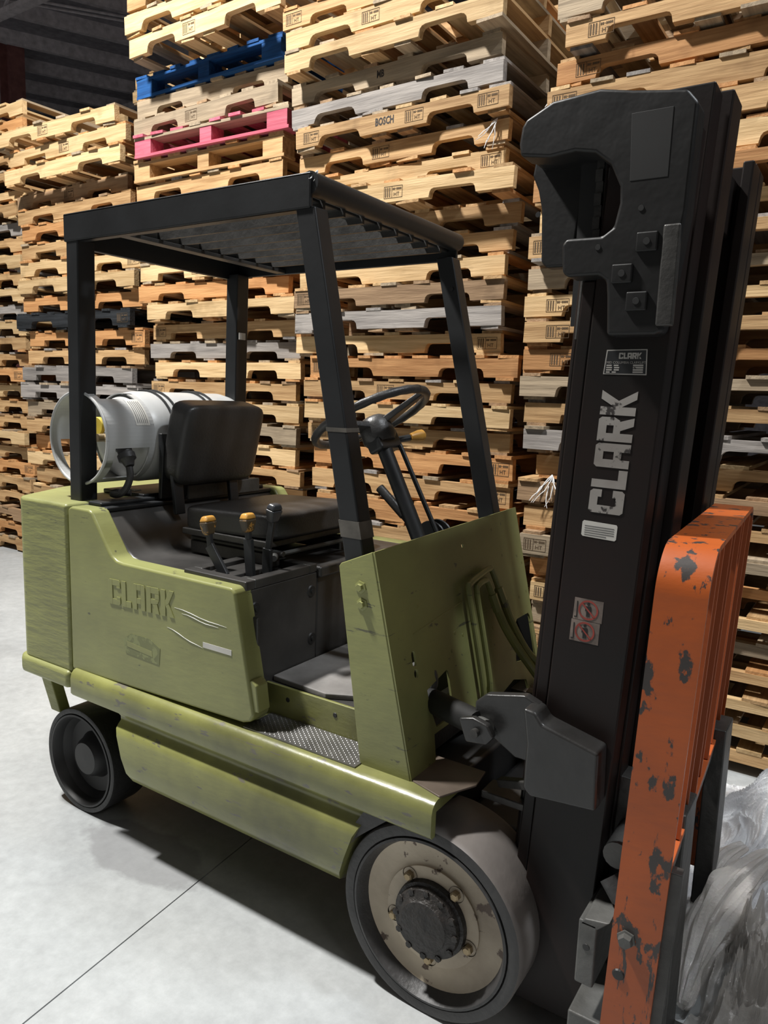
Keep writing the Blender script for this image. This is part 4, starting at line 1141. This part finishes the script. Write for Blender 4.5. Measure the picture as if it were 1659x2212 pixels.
# carriage plates
MB().box(0.338, 0.376, -0.425, 0.40, 0.245, 0.385).build('upper_carriage_bar', GREYST, CA, bevel=0.004)
MB().hexa([(0.338, -0.425, 0.375), (0.376, -0.425, 0.375), (0.376, -0.27, 0.375), (0.338, -0.27, 0.375)], [(0.350, -0.425, 0.39), (0.400, -0.425, 0.40), (0.400, -0.27, 0.40), (0.350, -0.27, 0.40)]).build('bar_hook', GREYST, CA, bevel=0.003)
MB().lathe([(0, .0012), (.007, .0012), (.0075, 0)], (0.357, -0.425, 0.33), (0, -1, 0), 12).build('bar_hole', RIMDK, CA)
MB().box(0.330, 0.398, -0.425, 0.40, 0.045, 0.175).build('lower_carriage_bar', GREYST, CA, bevel=0.005)
for yy in (-0.22, 0.20):
    MB().box(0.345, 0.405, yy - .03, yy + .03, 0.12, 0.62).build('carriage_upright', DARKST, CA, bevel=0.004)
MB().tube([(0.385, -0.36, 0.505), (0.385, -0.20, 0.505)], 0.028, 16).build('side_shift_cylinder', GREYST, CA, smooth=True)
MB().tube([(0.375, -0.36, 0.455), (0.40, -0.37, 0.43), (0.405, -0.33, 0.415)], 0.022, 10).build('frayed_hose_end', RUBBER, CA, smooth=True)
FK0 = None
for yy in (-0.24, 0.235):
    fk = MB().xz([(0.455, 0.02), (1.50, 0.02), (1.50, 0.028), (1.0, 0.055), (0.50, 0.062), (0.497, 0.60), (0.455, 0.60)], yy - 0.055, yy + 0.055)
    fk.build('fork', DARKST, FL, bevel=0.006)

# ------------------------------------------------------------------ propane tank
TK = empty('propane_tank', (-1.375, 0.0, 1.046))
tag(TK, 'grey horizontal propane cylinder strapped behind the seat of the forklift', 'gas cylinder')
tx, tz = 0.0, 0.196
RT = 0.152
def rel(pts):
    return pts
yb0, yb1 = -0.185, 0.315
prof = [(0.0, yb1 + .012), (RT * .45, yb1 + .008), (RT * .80, yb1 - .012), (RT * .95, yb1 - .040), (RT, yb1 - .075), (RT, yb0 + .055), (RT * .97, yb0 + .028), (RT * .86, yb0 - .002), (RT * .6, yb0 - .022), (0.02, yb0 - .032)]
TB = MB().lathe(prof, (tx, 0, tz), (0, 1, 0), 64).build('tank_body', TANKM, TK, smooth=True, angle=60)
# collar: open ring with two windows
def collar(r, y0, y1, gaps, parent):
    mb = MB(); seg = 72
    rows = [y0, y0 + (y1 - y0) * .16, y0 + (y1 - y0) * .84, y1]
    t = 0.004
    for k in range(seg):
        a0 = 2 * math.pi * k / seg; a1 = 2 * math.pi * (k + 1) / seg
        am = math.degrees((a0 + a1) / 2)
        for q in range(3):
            if q == 1 and any(g0 < am < g1 for g0, g1 in gaps):
                continue
            P_ = []
            for rr in (r, r - t):
                for yy, aa in ((rows[q], a0), (rows[q], a1), (rows[q + 1], a1), (rows[q + 1], a0)):
                    P_.append((tx + rr * math.cos(aa), yy, tz + rr * math.sin(aa)))
            mb.add(P_, [(0, 1, 2, 3), (7, 6, 5, 4), (0, 4, 5, 1), (1, 5, 6, 2), (2, 6, 7, 3), (3, 7, 4, 0)])
    o = mb.build('collar', TANKM, parent)
    bm = bmesh.new(); bm.from_mesh(o.data); bmesh.ops.remove_doubles(bm, verts=bm.verts, dist=1e-5); bm.to_mesh(o.data); bm.free()
    o.data.polygons.foreach_set('use_smooth', [True] * len(o.data.polygons)); o.data.set_sharp_from_angle(angle=R(35))
    return o
COLR = collar(RT * .955, -0.345, yb0 + .03, [(60, 125), (298, 348), (185, 235)], TK)
MB().tube([(tx + RT * .953 * math.cos(2 * math.pi * k / 48), -0.345, tz + RT * .953 * math.sin(2 * math.pi * k / 48)) for k in range(49)], 0.005, 8, cap=False).build('collar_bead', TANKM, COLR, smooth=True)
# valve, gauge and coupling inside the collar
MB().lathe([(0, .0), (.022, 0), (.022, .03), (.013, .034), (.013, .07), (0, .07)], (tx + .01, yb0 - .03, tz + .0), (0, -1, 0), 16).build('valve', BRASS, TK, smooth=True)
MB().lathe([(0, .012), (.028, .012), (.030, .008), (.030, 0), (0, 0)], (tx - .03, yb0 - .06, tz + .035), (0, -1, 0), 20).build('valve_handwheel', YELLOW, TK, smooth=True)
MB().tube([(tx + .02, yb0 - .07, tz), (tx + .075, yb0 - .075, tz - .01)], 0.012, 12).build('outlet', BRASS, TK, smooth=True)
cpl = MB().lathe([(0, 0), (.024, 0), (.026, .006), (.026, .014), (.023, .016), (.023, .03), (.028, .034), (.028, .052), (.02, .058), (.014, .075), (0, .075)], (tx + .108, -0.262, tz - .018), (0.52, -0.06, -0.85), 22)
CPL = cpl.build('coupling', RUBBER, TK, smooth=True, angle=40)
hz = smooth_path([(tx + .145, -0.267, tz - .085), (tx + .152, -0.270, tz - .115), (tx + .140, -0.275, tz - .150), (tx + .120, -0.285, tz - .172), (tx + .085, -0.285, tz - .176), (tx + .075, -0.265, tz - .172), (tx + .11, -0.235, tz - .172)])
MB().tube(hz, 0.011, 10).build('gas_hose', RUBBER, TK, smooth=True)
# rating label wrapped on the shell
lb = MB(); P_ = []
rl = RT * .955 + .001
for yy in (-0.232, -0.178):
    for k in range(9):
        a = R(18 + k * 5.2)
        P_.append((tx + rl * math.cos(a), yy, tz + rl * math.sin(a)))
lb.add(P_, [(k, k + 1, k + 10, k + 9) for k in range(8)])
lab = lb.build('rating_label', PAPER, COLR, smooth=True)
for k in range(6):
    P_ = []
    for yy in (-0.225 + k * .0075, -0.2225 + k * .0075):
        for q in range(7):
            a = R(21 + q * 5.6)
            P_.append((tx + (rl + .0006) * math.cos(a), yy, tz + (rl + .0006) * math.sin(a)))
    MB().add(P_, [(q, q + 1, q + 8, q + 7) for q in range(6)]).build('print_line', PRINT, COLR)
# bracket and straps belong to the truck
BRK = MB().box(-1.47, -1.26, -0.19, 0.29, 1.046, 1.060).build('tank_bracket', BLACKP, FL, bevel=0.003)
MB().xz([(-1.225, 1.046), (-1.21, 1.046), (-1.195, 1.22), (-1.205, 1.262), (-1.222, 1.262), (-1.218, 1.20)], -0.16, 0.25).build('bracket_back', BLACKP, BRK, bevel=0.004)
for yy in (-0.085, -0.055, 0.105, 0.135):
    pts = []
    for k in range(25):
        a = R(-20 + k * 10)
        pts.append((-1.375 + (RT + .004) * math.cos(a), yy, 1.046 + tz + (RT + .004) * math.sin(a)))
    MB().tube(pts, 0.0042, 8).build('strap_band', BLACKP, BRK, smooth=True)
MB().tube([(-1.222, -0.085, 1.235), (-1.205, -0.095, 1.262), (-1.185, -0.105, 1.268), (-1.170, -0.108, 1.262)], 0.006, 8).build('strap_latch', BLACKP, BRK, smooth=True)
MB().box(-1.40, -1.345, -0.16, -0.13, 1.0605, 1.0625).build('spec_plate', PAPER, BRK)

# ------------------------------------------------------------------ stretch film on the floor at the right
def film_sheet(name, cx, cy, w, d, h, nx, ny, seed, mat, label, ridge=1.0, rz=0.0, base=0.004, fold=9.0):
    mb = MB(); V_ = []
    for j in range(ny + 1):
        for i in range(nx + 1):
            u = i / nx * 2 - 1; v = j / ny * 2 - 1
            p = Vector((u * w * 2, v * d * 2, seed * 3.7))
            wob = noise.noise(Vector((u * 1.8, v * 1.8, seed)))
            r2 = min(1.0, math.sqrt((u * u + v * v)) * (1 + 0.35 * wob))
            dome = max(0.0, 1 - r2 * r2)
            ca_, sa_ = math.cos(1.0 + seed), math.sin(1.0 + seed)
            pr = Vector((p.x * ca_ - p.y * sa_, (p.x * sa_ + p.y * ca_) * 0.35, p.z))
            warp = Vector((noise.noise(p * 2.1), noise.noise(p * 2.1 + Vector((3, 3, 3))), 0)) * 0.35
            rg = lambda f_, o_: 1 - abs(noise.noise((pr + warp) * f_ + Vector((o_, 0, seed))))
            n1 = rg(fold * .30, 0); n2 = rg(fold * .8, 5); n3 = rg(fold * 1.9, 9); n4 = rg(fold * 4.5, 13)
            z = h * dome * (0.25 + 0.75 * n1 ** 2) + ridge * (0.065 * n2 ** 4 + 0.034 * n3 ** 4 + 0.014 * n4 ** 4) * (0.35 + dome)
            sh = Vector((noise.noise(p * 2.3 + Vector((9, 0, 0))), noise.noise(p * 2.3 + Vector((0, 9, 0))), 0)) * 0.09
            x = u * w * (1 + .2 * wob) + sh.x; y = v * d * (1 + .2 * wob) + sh.y
            c_, s_ = math.cos(rz), math.sin(rz)
            V_.append((cx + x * c_ - y * s_, cy + x * s_ + y * c_, max(base, base + z)))
    F_ = [(j * (nx + 1) + i, j * (nx + 1) + i + 1, (j + 1) * (nx + 1) + i + 1, (j + 1) * (nx + 1) + i) for j in range(ny) for i in range(nx)]
    mb.add(V_, F_)
    o = mb.build(name, mat)
    tag(o, label, 'stretch film')
    return o
film_sheet('stretch_film_heap', 0.72, 0.68, 0.36, 0.44, 0.19, 220, 240, 3, FILMW, 'bright milky heap of crumpled stretch film beyond the orange backrest', 1.0, fold=6.0)
film_sheet('stretch_film_heap', 0.74, 0.02, 0.25, 0.26, 0.10, 190, 190, 8, FILMB, 'dusty heap of crumpled stretch film in the bottom right corner', 1.4, fold=7.0)
def film_rope(pts, r, seed, label):
    pts = smooth_path(pts, 12); mb = MB(); n = len(pts); seg = 40
    V_ = []
    for i, p in enumerate(pts):
        d = (pts[min(i + 1, n - 1)] - pts[max(i - 1, 0)]).normalized()
        a = d.orthogonal().normalized(); b = d.cross(a)
        e = 0.35 + 0.65 * math.sin(math.pi * min(1, max(0, i / (n - 1)))) ** 0.6
        for k in range(seg):
            t = 2 * math.pi * k / seg
            f = 1 + 0.75 * noise.noise(Vector((math.cos(t) * 1.9 + seed, math.sin(t) * 1.9, i * 0.05))) + 0.35 * noise.noise(Vector((math.cos(t) * 5 + seed, math.sin(t) * 5, i * 0.12)))
            q = p + (a * math.cos(t) + b * math.sin(t)) * r * e * f
            q.z = max(q.z, 0.004)
            V_.append(q)
    F_ = [(i * seg + k, i * seg + (k + 1) % seg, (i + 1) * seg + (k + 1) % seg, (i + 1) * seg + k) for i in range(n - 1) for k in range(seg)]
    mb.add(V_, F_)
    tag(mb.build('twisted_film', FILMB), label, 'stretch film', 'twisted film strands')
film_rope([(0.50, -0.10, 0.03), (0.51, 0.02, 0.10), (0.53, 0.12, 0.16), (0.57, 0.22, 0.20), (0.62, 0.34, 0.22)], 0.042, 2.0, 'thick twisted film strand rising from the bottom edge beside the backrest')
film_rope([(0.47, 0.06, 0.03), (0.48, 0.18, 0.10), (0.50, 0.30, 0.17), (0.545, 0.42, 0.18)], 0.026, 5.0, 'thin twisted film strand leaning against the fork')
film_rope([(0.66, -0.16, 0.03), (0.655, -0.02, 0.09), (0.66, 0.10, 0.14), (0.70, 0.22, 0.17)], 0.036, 9.0, 'twisted film strand at the right edge')
